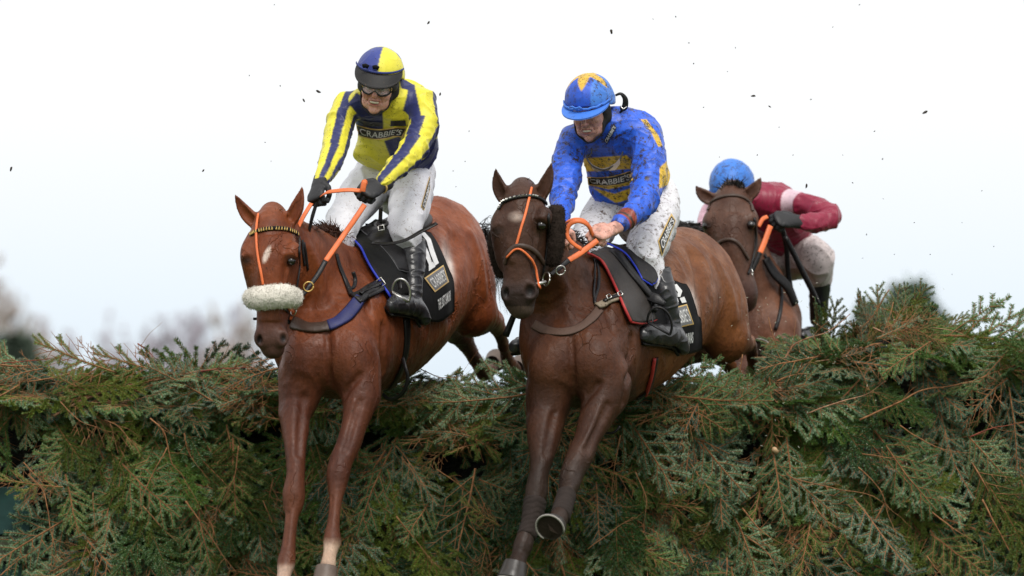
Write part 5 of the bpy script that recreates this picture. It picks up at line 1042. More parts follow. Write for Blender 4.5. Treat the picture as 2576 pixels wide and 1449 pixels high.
for q in ((1536, 760), (1550, 753)):
    m = MB(); c, n_ = hit(bv2, *q); c = c+n_*.033; e1 = nrm(P(1560, 745, 0)-P(1540, 757, 0)); e2 = nrm(np.cross(n_, e1)); tube(m, [c+e1*a*.009+e2*b*.014 for a, b in ((-1, -1), (1, -1), (1, 1), (-1, 1), (-1, -1))], .003, 6); m.build('buckle', MT['steel'], bg2_)
m = MB(); strap_on(m, bv2, [(1497, 640), (1500, 662), (1506, 690), (1504, 725), (1495, 755), (1502, 772)], .016, .004, .004, 5); m.build('neck_strap', MT['leather'], bg2_)
m = MB(); strap_on(m, bv2, [(1494, 655), (1493, 700), (1492, 740), (1498, 765)], .013, .004, .006, 5); m.build('neck_strap', MT['leather'], bg2_)
br2 = bridle('bridle with shining jewelled browband and dark sheepskin cheek rolls on the bay horse', bv2, HS2, hd2['Hf'], dict(at=(1315, 500, -.2),
 straps=[('browband', [[(1256, 528), (1266, 512), (1285, 502), (1310, 496), (1335, 495), (1356, 500), (1374, 514)]], .017, .007, .004, 'leather'),
         ('bridle_nosepiece', [[(1336, 474), (1330, 500), (1322, 535), (1312, 570), (1304, 600), (1299, 618)]], .012, .004, .005, 'rein'),
         ('noseband', [[(1272, 664), (1278, 640), (1292, 622), (1308, 618), (1330, 623), (1350, 638), (1366, 662)]], .024, .006, .004, 'brown_leather'),
         ('cross_noseband', [[(1279, 648), (1290, 632), (1304, 626), (1318, 634), (1332, 652), (1342, 675), (1346, 700), (1352, 725)]], [.009, .01, .01, .013, .016, .026], .005, .009, 'rein'),
         ('cheekpiece', [[(1376, 520), (1378, 560), (1374, 610), (1368, 660), (1362, 695)]], .016, .005, .004, 'leather')],
 rings=[((1374, 702, -.26), .030, .0035)]))
m = MB(); q0 = cat_rom([np.array([a, b, 0.]) for a, b in [(1256, 528), (1266, 512), (1285, 502), (1310, 496), (1335, 495), (1350, 498)]], 8)
for k in range(26):
    t = (k+.5)/26*(len(q0)-1); a = q0[int(t)]; p, n_ = hit(bv2, a[0], a[1]); p = p+n_*.012
    sx_ = nrm(np.cross(n_, (0, 0, 1))); up_ = np.array([0, 0, 1.]); r_ = .0042
    m.add([p+sx_*r_, p+up_*r_*1.5, p-sx_*r_, p-up_*r_*1.5, p+n_*r_*1.3], [(0, 1, 4), (1, 2, 4), (2, 3, 4), (3, 0, 4)])
m.build('jewel_trim', MT['steel'], br2, False)
fleece_roll(br2, [P(1399, 530, -.20), P(1399, 575, -.20), P(1396, 620, -.19), P(1388, 655, -.17)], [.039, .042, .042, .038], MT['dark_fleece'], 'cheek_roll', 3.)
fleece_roll(br2, [P(1250, 570, -.12), P(1246, 610, -.10), P(1252, 650, -.08), P(1262, 690, -.06)], [.024, .034, .034, .026], MT['dark_fleece'], 'cheek_roll', 7.)
m = MB(); tube(m, [P(1345, 716, -.30), P(1356, 713, -.30), P(1372, 709, -.28)], .0085, 10); m.build('bit_bar', MT['steel'], br2)
re2 = thing('reins', 'looped orange rubber reins held by the bare hands of the rider in blue', 'reins', tuple(P(1450, 610, -.1)), 'pairs of reins')
rein_part(re2, [P(1503, 605, -.08), P(1480, 622, -.1), P(1455, 640, -.13), P(1430, 655, -.16)], [.026, .027, .026], MT['rein'], 'rubber_grip', (.3, -.85, .3))
rein_part(re2, [P(1431, 654, -.161), P(1412, 670, -.19), P(1396, 682, -.22), P(1386, 690, -.24)], [.024, .022, .018], MT['leather'], 'leather_rein', (.3, -.85, .3))
rein_part(re2, [P(1418, 570, -.05), P(1428, 558, -.08), P(1446, 552, -.11), P(1468, 555, -.12), P(1484, 572, -.1), P(1490, 588, -.07)], .020, MT['rein'], 'rubber_grip', (.1, -.8, .6))
rein_part(re2, [P(1492, 592, -.08), P(1478, 566, -.13), P(1455, 556, -.15), P(1434, 564, -.15), P(1426, 582, -.15), P(1430, 600, -.15), P(1446, 616, -.14), P(1462, 626, -.12)], .021, MT['rein'], 'rein_loop', (.3, -.9, .3))
m = MB(); ring(m, P(1410, 680, -.22), .021, .003, (1, .2, .1), (0, -.3, 1), 20); m.build('martingale_ring', MT['steel'], re2)
m = MB(); tube(m, cat_rom([P(1302, 775, .25), P(1290, 800, .28), P(1272, 845, .3)], 4), [.012, .014, .016], 8); tag(m.build('whip', MT['leather']), 'black whip end sticking out low under the chin of the bay horse', 'whip')
hair(horse2, 'mane', MT['hair_black'], tuft([P(1400, 575, .0), P(1440, 600, .3), P(1475, 620, .5)], 200, .06, (.35, -.5, .15), .35, .006))
hair(horse2, 'forelock', MT['hair_black'], tuft([P(1295, 478, -.16), P(1316, 470, -.16), P(1335, 474, -.16)], 130, .035, (0, -.4, .5), .5, .005))
# leg wraps and boots
MT['mud_wrap'] = flat_mat('muddy_bandage', (.030, .022, .019), .85, bumpv=.9, bs=50, spec=.2)
for root, bv, segs, nm, lb in ((horse2, bv2, [(1346, 1262, -.17, 29), (1341, 1290, -.19, 27), (1334, 1320, -.22, 24), (1325, 1348, -.25, 24)], 'leg_bandage', None), (horse2, bv2, [(1425, 1246, -.33, 24), (1418, 1270, -.38, 24), (1410, 1298, -.45, 25)], 'leg_bandage', None)):
    f = Fld(P(min(q[0] for q in segs)-50, max(q[1] for q in segs)+50, min(q[2] for q in segs)-.12), P(max(q[0] for q in segs)+50, min(q[1] for q in segs)-50, max(q[2] for q in segs)+.12), .004); f.loft([(P(x, y, d), (r*S(d), r*S(d)*1.2)) for x, y, d, r in segs], (1, 0, 0), k=.01, n=4, cap=.35); V, F = f.mesh(); V = relax(V, F, 1); N = vnormals(V, F)
    ax = nrm(P(*segs[-1][:3])-P(*segs[0][:3])); w_ = V@ax+V[:, 0]*.35; V = V+N*(.0022*np.abs(np.sin(w_*130+np.array([mnoise.noise(Vector(v*20)) for v in V])*2)))[:, None]; link(nm, mesh_np(nm, V, F), MT['mud_wrap'], root)
# ---- tack of the third horse
br3 = bridle('plain brown bridle on the farthest horse', bv3, HS3, hd3['Hf'], dict(at=(1845, 500, 2.3),
 straps=[('browband', [[(1782, 530), (1790, 510), (1810, 498), (1840, 492), (1868, 497), (1886, 512), (1893, 532)]], .017, .005, .004, 'brown_leather'),
         ('noseband', [[(1798, 632), (1806, 614), (1825, 603), (1845, 604), (1862, 618), (1874, 640), (1880, 652)]], .019, .006, .004, 'brown_leather'),
         ('cheekpiece', [[(1896, 548), (1900, 590), (1896, 630), (1888, 665), (1880, 690)]], .014, .005, .004, 'leather'),
         ('neck_strap', [[(1920, 640), (1940, 672), (1962, 708), (1985, 745)], [(1960, 700), (1965, 740), (1962, 790), (1950, 830)]], .02, .005, .004, 'leather')],
 rings=[((1884, 688, 2.24), .028, .004), ((1880, 700, 2.24), .024, .005)]))
re3 = thing('reins', 'orange rubber reins held by the rider in crimson', 'reins', tuple(P(1920, 620, 2.3)), 'pairs of reins')
rein_part(re3, [P(1938, 568, 2.32), P(1930, 590, 2.30), P(1922, 612, 2.28), P(1912, 636, 2.26)], .030, MT['rein'], 'rubber_grip', (.3, -.9, .3))
rein_part(re3, [P(1912, 635, 2.258), P(1904, 655, 2.25), P(1892, 680, 2.24)], .024, MT['leather'], 'leather_rein', (.3, -.9, .3))
rein_part(re3, [P(1930, 545, 2.33), P(1918, 552, 2.30), P(1908, 570, 2.28)], .022, MT['rein'], 'rubber_grip', (.3, -.9, .3))
cl3 = thing('saddle', 'black saddle and girth straps half seen on the farthest horse', 'saddle', tuple(P(1960, 690, 2.9)), 'racing saddles')
m = MB(); ribbon(m, cat_rom([P(1925, 650, 2.6), P(1950, 690, 2.6), P(1980, 720, 2.62), P(2000, 765, 2.66)], 5), (.5, -.8, .3), [.05, .06, .06, .05], .012); m.build('flap', MT['leather'], cl3)
m = MB(); ribbon(m, cat_rom([P(1968, 575, 2.62), P(1978, 620, 2.66), P(1982, 680, 2.7), P(1990, 730, 2.72)], 5), (0, -1, 0), .026, .006); m.build('stirrup_leather', MT['leather'], cl3)
m = MB(); tube(m, cat_rom([P(1975, 595, 2.6), P(2005, 655, 2.62), P(2040, 725, 2.66), P(2058, 765, 2.7)], 5), [.014, .016, .014], 7); tag(m.build('whip', MT['leather']), 'black whip held down beside the boot of the rider in crimson', 'whip')
hair(horse3, 'mane', MT['hair_black'], tuft([P(1705, 572, 2.7), P(1735, 580, 2.6), P(1770, 600, 2.5)], 500, .10, (.8, -.2, -.15), .25, .010, jit=.02))
hair(horse3, 'forelock', MT['hair_black'], tuft([P(1825, 480, 2.35), P(1845, 470, 2.35), P(1862, 482, 2.35)], 260, .055, (0, -.3, .8), .45, .007))
# ---------------------------------------------------------------- ground, fence, background
def grass_mat():
    m = M_('grass'); c = m.mix(m.ramp(m.noise(.8, 5), .35, .65), (.035, .075, .014), (.075, .12, .028)); c = m.mix(m.ramp(m.noise(14, 4), .55, .7), c, (.07, .055, .03))
    m.set(Base_Color=c, Roughness=.9, Normal=m.bump(m.noise(60, 4), 1, .02), Specular_IOR_Level=.2); return m.m
me = bpy.data.meshes.new('ground'); n = 60; xs = np.sinh(np.linspace(-6, 6, n))*8
V = [(x, y, -.02+.03*mnoise.noise(Vector((x*.3, y*.3, 0))) if abs(x) < 40 and abs(y) < 40 else -.02) for x in xs for y in xs]; me.from_pydata(V, [], [(i*n+j, (i+1)*n+j, (i+1)*n+j+1, i*n+j+1) for i in range(n-1) for j in range(n-1)]); me.update()
g = link('ground', me, grass_mat()); g['kind'] = 'structure'
# needles and bark
def needle_mat():
    m = M_('spruce_needle'); vc = m.vcol(); oi = m.n('ShaderNodeObjectInfo'); c = m.mix(m.ramp(oi.outputs['Random'], 0, 1), m.mix(1., vc, (1.65, 1.6, 1.2), 'MULTIPLY'), m.mix(1., vc, (.50, .60, .58), 'MULTIPLY'))
    c = m.mix(m.ramp(m.noise(22, 2), .3, .7), c, m.mix(1., c, (1.35, 1.28, 1.0), 'MULTIPLY')); m.set(Base_Color=c, Roughness=.5, Specular_IOR_Level=.35)
    tr = m.n('ShaderNodeBsdfTranslucent'); m.l(c, tr.inputs[0]); mx = m.n('ShaderNodeMixShader'); mx.inputs[0].default_value = .10; m.l(m.b.outputs[0], mx.inputs[1]); m.l(tr.outputs[0], mx.inputs[2]); m.l(mx.outputs[0], m.out.inputs[0]); return m.m
def bark_mat(name, a, b):
    m = M_(name); c = m.mix(m.ramp(m.noise(35, 4), .35, .65), a, b); m.set(Base_Color=c, Roughness=.7, Normal=m.bump(m.noise(120, 3), .6, .003), Specular_IOR_Level=.25); return m.m
MN = needle_mat(); MBK = bark_mat('twig_bark', (.17, .075, .032), (.34, .16, .07)); MBR = bark_mat('branch_bark', (.22, .10, .055), (.42, .25, .15)); MRED = bark_mat('red_bark', (.14, .035, .025), (.3, .08, .045))
def bough_mesh(seed, L=.5, ntw=11, col=(.09, .13, .075), under=(.20, .26, .25), dens=1.0, dead=0.0):
    r = random.Random(seed); V = []; F = []; C = []; MI = []; zs = 1 if seed % 3 == 0 else -1; tnt = .12 if zs > 0 else .75
    def tubeseg(p, q, r0, r1):
        p = np.array(p); q = np.array(q); t = nrm(q-p); a = nrm(np.cross(t, (.3, .2, .9))); b = np.cross(t, a); k = len(V)
        for c_, rr in ((p, r0), (q, r1)):
            for j in range(4): an = j*math.pi/2; V.append(tuple(c_+rr*(math.cos(an)*a+math.sin(an)*b))); C.append((.3, .13, .05))
        for j in range(4): F.append((k+j, k+(j+1) % 4, k+4+(j+1) % 4, k+4+j)); MI.append(1)
    def needles(path, n, ln, tint):
        path = np.array(path)
        for _ in range(n):
            s_ = r.random()*(len(path)-1.001); i = int(s_); p = path[i]*(1-s_+i)+path[i+1]*(s_-i); t = nrm(path[i+1]-path[i])
            ph = r.choice((0, math.pi))+r.gauss(0, .75); side = np.cross(t, (0, 0, 1.)); side = nrm(side); up = np.cross(side, t); d0 = math.cos(ph)*side+abs(math.sin(ph))*up*.8*zs
            d = nrm(d0*.88+t*.48+np.array([r.gauss(0, .07) for _ in range(3)])); l = ln*r.uniform(.7, 1.15); w = nrm(np.cross(d, (r.gauss(0, 1), r.gauss(0, 1), r.gauss(0, 1))))*.00105
            k = len(V); V.extend([tuple(p-w), tuple(p+w), tuple(p+d*l*.6+w*.9), tuple(p+d*l), tuple(p+d*l*.6-w*.9)]); b = r.uniform(.75, 1.25); u_ = 1 if r.random() < tint else 0
            base = np.array(under if u_ else col)*b; tip = base*1.25; C.extend([tuple(base)]*2+[tuple(tip)]*3); F.append((k, k+1, k+2, k+3, k+4)); MI.append(0)
    def twig(p, d, l, depth):
        n = 5; path = [np.array(p)]; dd = np.array(d)
        for i in range(n):
            dd = nrm(dd+np.array([r.gauss(0, .055), r.gauss(0, .055), r.gauss(0, .03)-.03])); path.append(path[-1]+dd*l/n)
        rr = .0024 if depth else .0052
        for i in range(n): tubeseg(path[i], path[i+1], rr*(1-i/n*.6), rr*(1-(i+1)/n*.6))
        if r.random() > dead: needles(path, int(l*2300*dens*(1 if depth else .9)), .0165, tnt)
        return path
    main = twig((0, 0, 0), (1, 0, 0), L, 0); base_an = r.uniform(44, 56)
    for k in range(ntw):
        s_ = .06+.90*k/ntw; i = min(4, int(s_*5)); p = main[i]*(1-(s_*5-i))+main[i+1]*(s_*5-i); sg = 1 if k % 2 else -1; an = math.radians(base_an+r.gauss(0, 4)-14*s_)*sg
        l = L*(.44*(1-s_)**.8+.09)*r.uniform(.82, 1.12); pth = twig(p, (math.cos(an), math.sin(an), r.gauss(-.10, .07)), l, 1)
        if l > .11:
            for q, sgn in ((1, 1), (2, -1), (3, 1), (4, -1))[:2+int(l > .16)*2]:
                if r.random() < .72: an2 = an+sgn*.72; twig(pth[q], (math.cos(an2), math.sin(an2), r.gauss(-.05, .06)), l*(.46-.06*q), 1)
    me = bpy.data.meshes.new('spruce_bough'); me.from_pydata(V, [], F); me.update(); me.materials.append(MN); me.materials.append(MBK); me.polygons.foreach_set('material_index', MI)
    set_col(me, np.array(C)); return me
PAL = [((.044, .088, .022), (.078, .135, .080)), ((.034, .078, .028), (.10, .158, .13)), ((.066, .096, .020), (.088, .128, .045)), ((.027, .062, .025), (.115, .17, .152))]
protos = [bough_mesh(100+i, L=(.36, .46, .56, .42)[i % 4], ntw=(13, 15, 17, 14)[(i//2) % 4], col=PAL[(i*7+i//4) % 4][0], under=PAL[(i*7+i//4) % 4][1], dead=.0 if i < 12 else .7) for i in range(14)]
fence = thing('brush_fence', 'tall steeplechase fence dressed all over with cut green spruce branches', 'fence', (0, 1.5, 0))
TOPX = [-300, 0, 120, 240, 380, 480, 600, 700, 860, 1000, 1080, 1180, 1300, 1420, 1560, 1750, 1880, 1960, 2020, 2100, 2180, 2240, 2320, 2400, 2480, 2576, 2900]
TOPY = [890, 878, 885, 897, 903, 905, 912, 905, 905, 915, 935, 985, 985, 950, 915, 915, 910, 895, 880, 845, 798, 778, 795, 830, 850, 840, 850]
def topz(px): return CZ-(np.interp(px, TOPX, TOPY)-HY)*S(1.75)-.035
def front_y(z, px): return 1.12+.0*px-.10*max(0, 1.5-z)+.05*mnoise.noise(Vector((px*.01, z*3, 2)))
# core of bundled brush under the boughs; near-black colour paints shade into the gaps
V = []; nx, nz = 70, 14
for i in range(nx):
    px = -130+i*(2830/(nx-1)); zt = topz(px)-.10; x = (px-CX)*S(1.6)
    for s_ in range(2):
        for j in range(nz):
            z = zt*j/(nz-1); y = (1.36 if s_ == 0 else 2.35)+.03*mnoise.noise(Vector((x*4, z*4, s_*3.))); V.append((x, y, z-(.0 if j < nz-1 else .0)))
F = []
for i in range(nx-1):
    for s_ in range(2):
        for j in range(nz-1):
            a = (i*2+s_)*nz+j; b = a+2*nz; F.append((a, a+1, b+1, b) if s_ else (a, b, b+1, a+1))
    a = i*2*nz+nz-1; F.append((a, a+2*nz, a+3*nz, a+nz))
m = MB(); m.add(V, F); core_m = M_('shaded_brush'); core_m.set(Base_Color=core_m.mix(core_m.ramp(core_m.noise(30, 4, .6, (1, 1, 5)), .4, .6), (.006, .006, .004), (.03, .025, .014)), Roughness=.95, Normal=core_m.bump(core_m.noise(60, 3, .6, (1, 1, 6)), 1, .02)); m.build('packed_core', core_m.m, fence)
# boughs: list of placements
r = random.Random(11); PLC = []
def place(x, y, z, dirv, upv, s, k): PLC.append((x, y, z, dirv, upv, s, k))
for i in range(660):                                       # hanging on the front face, in layers
    px = r.uniform(-120, 2700); zt = topz(px); z = r.uniform(.12, zt-.10); lay = r.random()
    if px < 150 and z < 1.08 and r.random() < .97: continue                       # bare corner where the green board shows
    x = (px-CX)*S(1.1); y = front_y(z, px)+.16*lay-.02
    if px < 1500: a = r.gauss(-1.25, .42)                    # mostly tips down and to the right
    else: a = r.gauss(-1.15, .45)
    if z > zt-.30: a = r.gauss(-.35, .5) if px > 1500 else r.choice((r.gauss(-.3, .4), r.gauss(3.3, .4)))
    if r.random() < .2: a = -math.pi-a
    s_ = r.uniform(.72, 1.15); lim = (zt+.0-z-.1)/(.5*s_); sz = min(math.sin(a), lim); d = Vector((math.cos(a) if sz < .1 or abs(math.cos(a)) > .8 else .8*(1 if a < 1.57 else -1), -.30+r.gauss(0, .15), sz)); u = Vector((r.gauss(0, .28), -1, r.gauss(.25, .25)))
    place(x, y, z+.1, d, u, s_, r.randrange(14))
for i in range(560):                                        # lying on the top
    px = r.uniform(-120, 2700); zt = topz(px); y = r.uniform(1.15, 2.3); x = (px-CX)*S(y)
    a = r.gauss(.1, .5) if r.random() < .5 else r.gauss(3.2, .5)
    rise = min(.18, r.gauss(-.02, .10))
    d = Vector((math.cos(a), math.sin(a)*.8+r.gauss(-.3, .4), rise)); u = Vector((r.gauss(0, .4), r.gauss(-.6, .4), 1))
    if 1020 < px < 1330 and y > 1.7 and r.random() < .6: continue
    place(x, y, zt-.10-.06*r.random()-(.04 if y < 1.3 else 0), d, u, r.uniform(.6, 1.0), r.randrange(14))
for i in range(120):                                        # heaped brush thrown up on the right
    px = max(2080, r.gauss(2220, 90)); y = r.uniform(1.4, 2.0); x = (px-CX)*S(y); z = topz(px)-.10-abs(r.gauss(0, .10)); a = r.uniform(-.4, 1.9); d = Vector((math.cos(a), r.gauss(-.2, .3), min(math.sin(a)*.8, (topz(px)+.05-z)/.35))); place(x, y, z, d, Vector((r.gauss(0, .5), -.7, .7)), r.uniform(.5, .75), r.randrange(14))
for i in range(55):                                        # bare snapped twigs among the green
    px = r.uniform(-50, 2620); zt = topz(px); z = r.uniform(.4, zt+.01) if r.random() < .55 else zt-r.uniform(0, .2); y = front_y(z, px)-.06; x = (px-CX)*S(1.0); a = r.gauss(-.6, .8) if px > 1300 else r.gauss(2.9, .8)
    place(x, y, z, Vector((math.cos(a), r.gauss(-.15, .2), min(.25, math.sin(a)))), Vector((r.gauss(0, .5), -1, .4)), r.uniform(.45, .95), 12+r.randrange(2))
for i in range(26):                                         # odd sprigs standing up along the top
    px = r.uniform(-50, 2600); y = r.uniform(1.3, 1.9); x = (px-CX)*S(y); place(x, y, topz(px)-.10, Vector((r.gauss(0, .7), -.1, 1)), Vector((0, -1, .2)), r.uniform(.16, .32), r.randrange(14))
def mat_of(x, y, z, d, u, s):
    d = d.normalized(); v = u.cross(d).normalized(); w = d.cross(v); return Matrix.Translation((x, y, z)) @ Matrix(((d.x, v.x, w.x), (d.y, v.y, w.y), (d.z, v.z, w.z))).to_4x4() @ Matrix.Scale(s, 4)
def vis(p):
    px = p[0]/S(p[1])+CX; py = HY-(p[2]-CZ)/S(p[1]); return 0 < px < 2576 and py < 1449
inner = [p for p in PLC]
cand = sorted([i for i, p in enumerate(PLC) if vis(p) and p[1] < 1.4], key=lambda i: PLC[i][1]-PLC[i][5]*.15)[:100]
cs = set(cand); seen = {}; pin = Matrix.Translation(-Vector(fence.location))
proto_obs = []
for n_, i in enumerate(cand):
    x, y, z, d, u, s, k = PLC[i]
    if n_ < 14: k = n_
    if k not in seen: o = bpy.data.objects.new('spruce_bough', protos[k]); seen[k] = o
    else: o = seen[k].copy()
    COL.objects.link(o); o.parent = fence; o.matrix_parent_inverse = pin; o.matrix_basis = mat_of(x, y, z, d, u, s)
# the rest as one brush object: points that carry a bough each
rest = [p for i, p in enumerate(PLC) if i not in cs]
me = bpy.data.meshes.new('spruce_brush'); me.from_pydata([(p[0], p[1], p[2]) for p in rest], [], []); me.update()
ra = me.attributes.new('rot', 'FLOAT_VECTOR', 'POINT'); ra.data.foreach_set('vector', np.array([tuple(mat_of(*p[:6]).to_euler()) for p in rest], np.float32).ravel())
sa = me.attributes.new('scl', 'FLOAT', 'POINT'); sa.data.foreach_set('value', np.array([p[5] for p in rest], np.float32))
ka = me.attributes.new('kind_index', 'INT', 'POINT'); ka.data.foreach_set('value', np.array([p[6] for p in rest], np.int32))
brush = link('spruce_brush', me, None, fence); brush['kind'] = 'stuff'
gn = bpy.data.node_groups.new('boughs', 'GeometryNodeTree'); gn.interface.new_socket('Geometry', in_out='INPUT', socket_type='NodeSocketGeometry'); gn.interface.new_socket('Geometry', in_out='OUTPUT', socket_type='NodeSocketGeometry')
gi = gn.nodes.new('NodeGroupInput'); go = gn.nodes.new('NodeGroupOutput'); iop = gn.nodes.new('GeometryNodeInstanceOnPoints'); gn.links.new(gi.outputs[0], iop.inputs['Points']); iop.inputs['Pick Instance'].default_value = True
g2i = gn.nodes.new('GeometryNodeJoinGeometry')
for k in range(13, -1, -1):
    oi = gn.nodes.new('GeometryNodeObjectInfo'); oi.inputs['Object'].default_value = seen[k]; oi.inputs['As Instance'].default_value = True; oi.transform_space = 'ORIGINAL'; gn.links.new(oi.outputs['Geometry'], g2i.inputs[0])
gn.links.new(g2i.outputs[0], iop.inputs['Instance'])
def attr(nm, ty):
    a = gn.nodes.new('GeometryNodeInputNamedAttribute'); a.data_type = ty; a.inputs[0].default_value = nm; return a.outputs[0]
e2r = gn.nodes.new('FunctionNodeEulerToRotation'); gn.links.new(attr('rot', 'FLOAT_VECTOR'), e2r.inputs[0]); gn.links.new(e2r.outputs[0], iop.inputs['Rotation'])
cx = gn.nodes.new('ShaderNodeCombineXYZ'); sv = attr('scl', 'FLOAT'); [gn.links.new(sv, cx.inputs[i]) for i in range(3)]; gn.links.new(cx.outputs[0], iop.inputs['Scale'])
gn.links.new(attr('kind_index', 'INT'), iop.inputs['Instance Index']); gn.links.new(iop.outputs[0], go.inputs[0])
md = brush.modifiers.new('boughs', 'NODES'); md.node_group = gn
# bare branches lying in and on the brush: (picture points, start radius px, depth)
BR = [([(135, 1043), (200, 1010), (290, 975), (350, 962), (430, 950), (500, 935)], 7, 1.18, 'b'), ([(168, 1018), (250, 1012), (330, 1008), (400, 990)], 5, 1.16, 'b'), ([(455, 947), (500, 938), (560, 928), (640, 925)], 7, 1.2, 'r'),
      ([(347, 862), (370, 880), (395, 900), (440, 912)], 4, 1.3, 'r'), ([(0, 915), (80, 905), (150, 902), (190, 908)], 3, 1.2, 'r'), ([(262, 1060), (300, 1075), (330, 1110), (355, 1150)], 3.5, 1.02, 't'), ([(380, 1050), (415, 1090), (432, 1160), (460, 1200), (500, 1280)], 4.5, 1.0, 't'),
      ([(420, 1130), (370, 1220), (345, 1290)], 3.2, .99, 't'), ([(70, 1190), (110, 1240), (130, 1330), (145, 1400), (120, 1449)], 4, .98, 't'), ([(60, 1160), (95, 1200), (125, 1215), (160, 1250)], 3, .98, 't'), ([(470, 1260), (520, 1330), (560, 1400), (600, 1449)], 4.5, .97, 't'),
      ([(360, 1275), (410, 1330), (450, 1370)], 3.2, .97, 't'), ([(600, 1120), (590, 1200), (560, 1260), (520, 1330)], 3.2, 1.0, 't'), ([(0, 1449), (40, 1410), (90, 1380)], 4, .95, 't'), ([(230, 1240), (235, 1310), (240, 1375)], 2.5, .96, 't'), ([(660, 1260), (690, 1330), (700, 1400)], 3, .97, 't'),
      ([(820, 1160), (850, 1110), (870, 1090)], 3, 1.05, 't'), ([(930, 1010), (1010, 1000), (1100, 985), (1180, 975)], 3, 1.1, 'b'), ([(1060, 925), (1110, 950), (1180, 945)], 3, 1.25, 't'), ([(1010, 1150), (1050, 1210), (1070, 1290)], 3, 1.0, 't'), ([(1000, 1300), (1050, 1370), (1110, 1440)], 4, .97, 't'),
      ([(1100, 1180), (1180, 1240), (1230, 1300)], 3.2, .98, 't'), ([(1180, 1320), (1220, 1370), (1240, 1440)], 3, .96, 't'), ([(1560, 1090), (1545, 1180), (1535, 1280)], 3.5, .98, 't'), ([(1600, 1190), (1625, 1260), (1615, 1330)], 3, .97, 't'), ([(1600, 1070), (1680, 1040), (1760, 1000)], 3, 1.05, 't'),
      ([(1905, 940), (1935, 918), (1975, 905), (1995, 870), (2030, 850), (2085, 830), (2140, 790)], 7.5, 1.22, 'b'), ([(2005, 925), (2060, 910), (2110, 898), (2150, 880)], 4, 1.2, 'b'), ([(2195, 822), (2260, 850), (2330, 865), (2380, 880)], 4.5, 1.25, 'b'), ([(2270, 828), (2330, 822), (2400, 832), (2440, 850)], 4, 1.25, 'b'),
      ([(2160, 1055), (2260, 1015), (2320, 985), (2420, 965), (2500, 940), (2576, 910)], 5.5, 1.12, 't'), ([(2030, 1040), (2110, 1010), (2180, 990), (2230, 960)], 4, 1.1, 'b'), ([(1990, 1200), (2100, 1225), (2200, 1250), (2300, 1330)], 3.5, 1.0, 't'), ([(2260, 1070), (2330, 1110), (2380, 1135), (2450, 1140)], 3.5, 1.05, 't'),
      ([(2170, 1140), (2230, 1150), (2290, 1148)], 3.5, 1.02, 't'), ([(2160, 1180), (2210, 1230), (2240, 1300), (2260, 1360)], 3.5, .98, 't'), ([(2040, 1260), (2080, 1310), (2130, 1340)], 4, .97, 't'), ([(1870, 1280), (1920, 1340), (1985, 1380)], 4.5, .96, 't'), ([(1880, 1350), (1930, 1390), (1960, 1449)], 4, .95, 't'),
      ([(2470, 1260), (2500, 1310), (2540, 1390), (2576, 1440)], 5, .95, 't'), ([(2340, 1290), (2400, 1330), (2460, 1370)], 4.5, .96, 't'), ([(2440, 1100), (2500, 1080), (2576, 1060)], 4.5, 1.05, 'r'), ([(2330, 1400), (2350, 1430), (2370, 1449)], 3.5, .95, 't'), ([(2100, 1380), (2140, 1430), (2170, 1449)], 3.5, .95, 't'),
      ([(1870, 890), (1860, 960), (1900, 1000)], 3, 1.2, 't'), ([(1955, 960), (1990, 945), (2020, 940)], 5, 1.15, 't'), ([(2250, 760), (2235, 800), (2225, 840)], 2.6, 1.4, 't'), ([(2240, 730), (2200, 790), (2170, 830)], 3, 1.4, 't'), ([(1935, 800), (1950, 850), (1962, 900)], 3, 1.35, 't'), ([(2200, 770), (2250, 790), (2280, 810)], 2.4, 1.4, 't'),
      ([(1480, 1380), (1550, 1330), (1600, 1300)], 3, .96, 't'), ([(700, 900), (640, 915), (580, 930), (520, 925)], 3, 1.2, 'b'), ([(150, 1010), (200, 1060), (260, 1080), (300, 1120)], 3, 1.05, 't'), ([(460, 1090), (480, 1150), (530, 1210)], 3, 1.0, 't')]
rb = random.Random(3)
for pts, w, d, kd in BR:
    d = d-.13 if d > 1.0 else d-.06; m = MB(); n_ = len(pts); c = cat_rom([P(x+rb.gauss(0, 2), y+rb.gauss(0, 2), d+rb.gauss(0, .015)+.0) for x, y in pts], 6); R_ = w*S(d)*.5
    c = c+np.array([[mnoise.noise(Vector(p*14))*.004, 0, mnoise.noise(Vector(p*14+9))*.004] for p in c]); tube(m, c, [R_, R_*.8, R_*.45, R_*.25], 7); o = m.build('branch', {'b': MBR, 'r': MRED, 't': MBK}[kd], fence)
    T = MB()
    for _ in range(max(2, n_)):                              # side twigs
        i = rb.randrange(2, len(c)-2); t = nrm(c[i+1]-c[i]); a = nrm(t*.7+np.array([rb.gauss(0, .6), rb.gauss(-.2, .3), rb.gauss(0, .6)])); l = rb.uniform(.05, .15); T_ = cat_rom([c[i], c[i]+a*l*.5+np.array([0, 0, rb.gauss(0, .01)]), c[i]+a*l+np.array([rb.gauss(0, .02), 0, rb.gauss(0, .02)])], 3)
        m2 = MB(); tube(m2, T_, [R_*.35, R_*.12], 5); m2.build('twig', MBK, o)
m = MB(); c = P(1948, 1130, 1.0); tube(m, [c, c+np.array([.02, .10, -.02])], [.012, .012], 12); m.build('sawn_end', flat_mat('cut_wood', (.55, .36, .20), .7), fence)
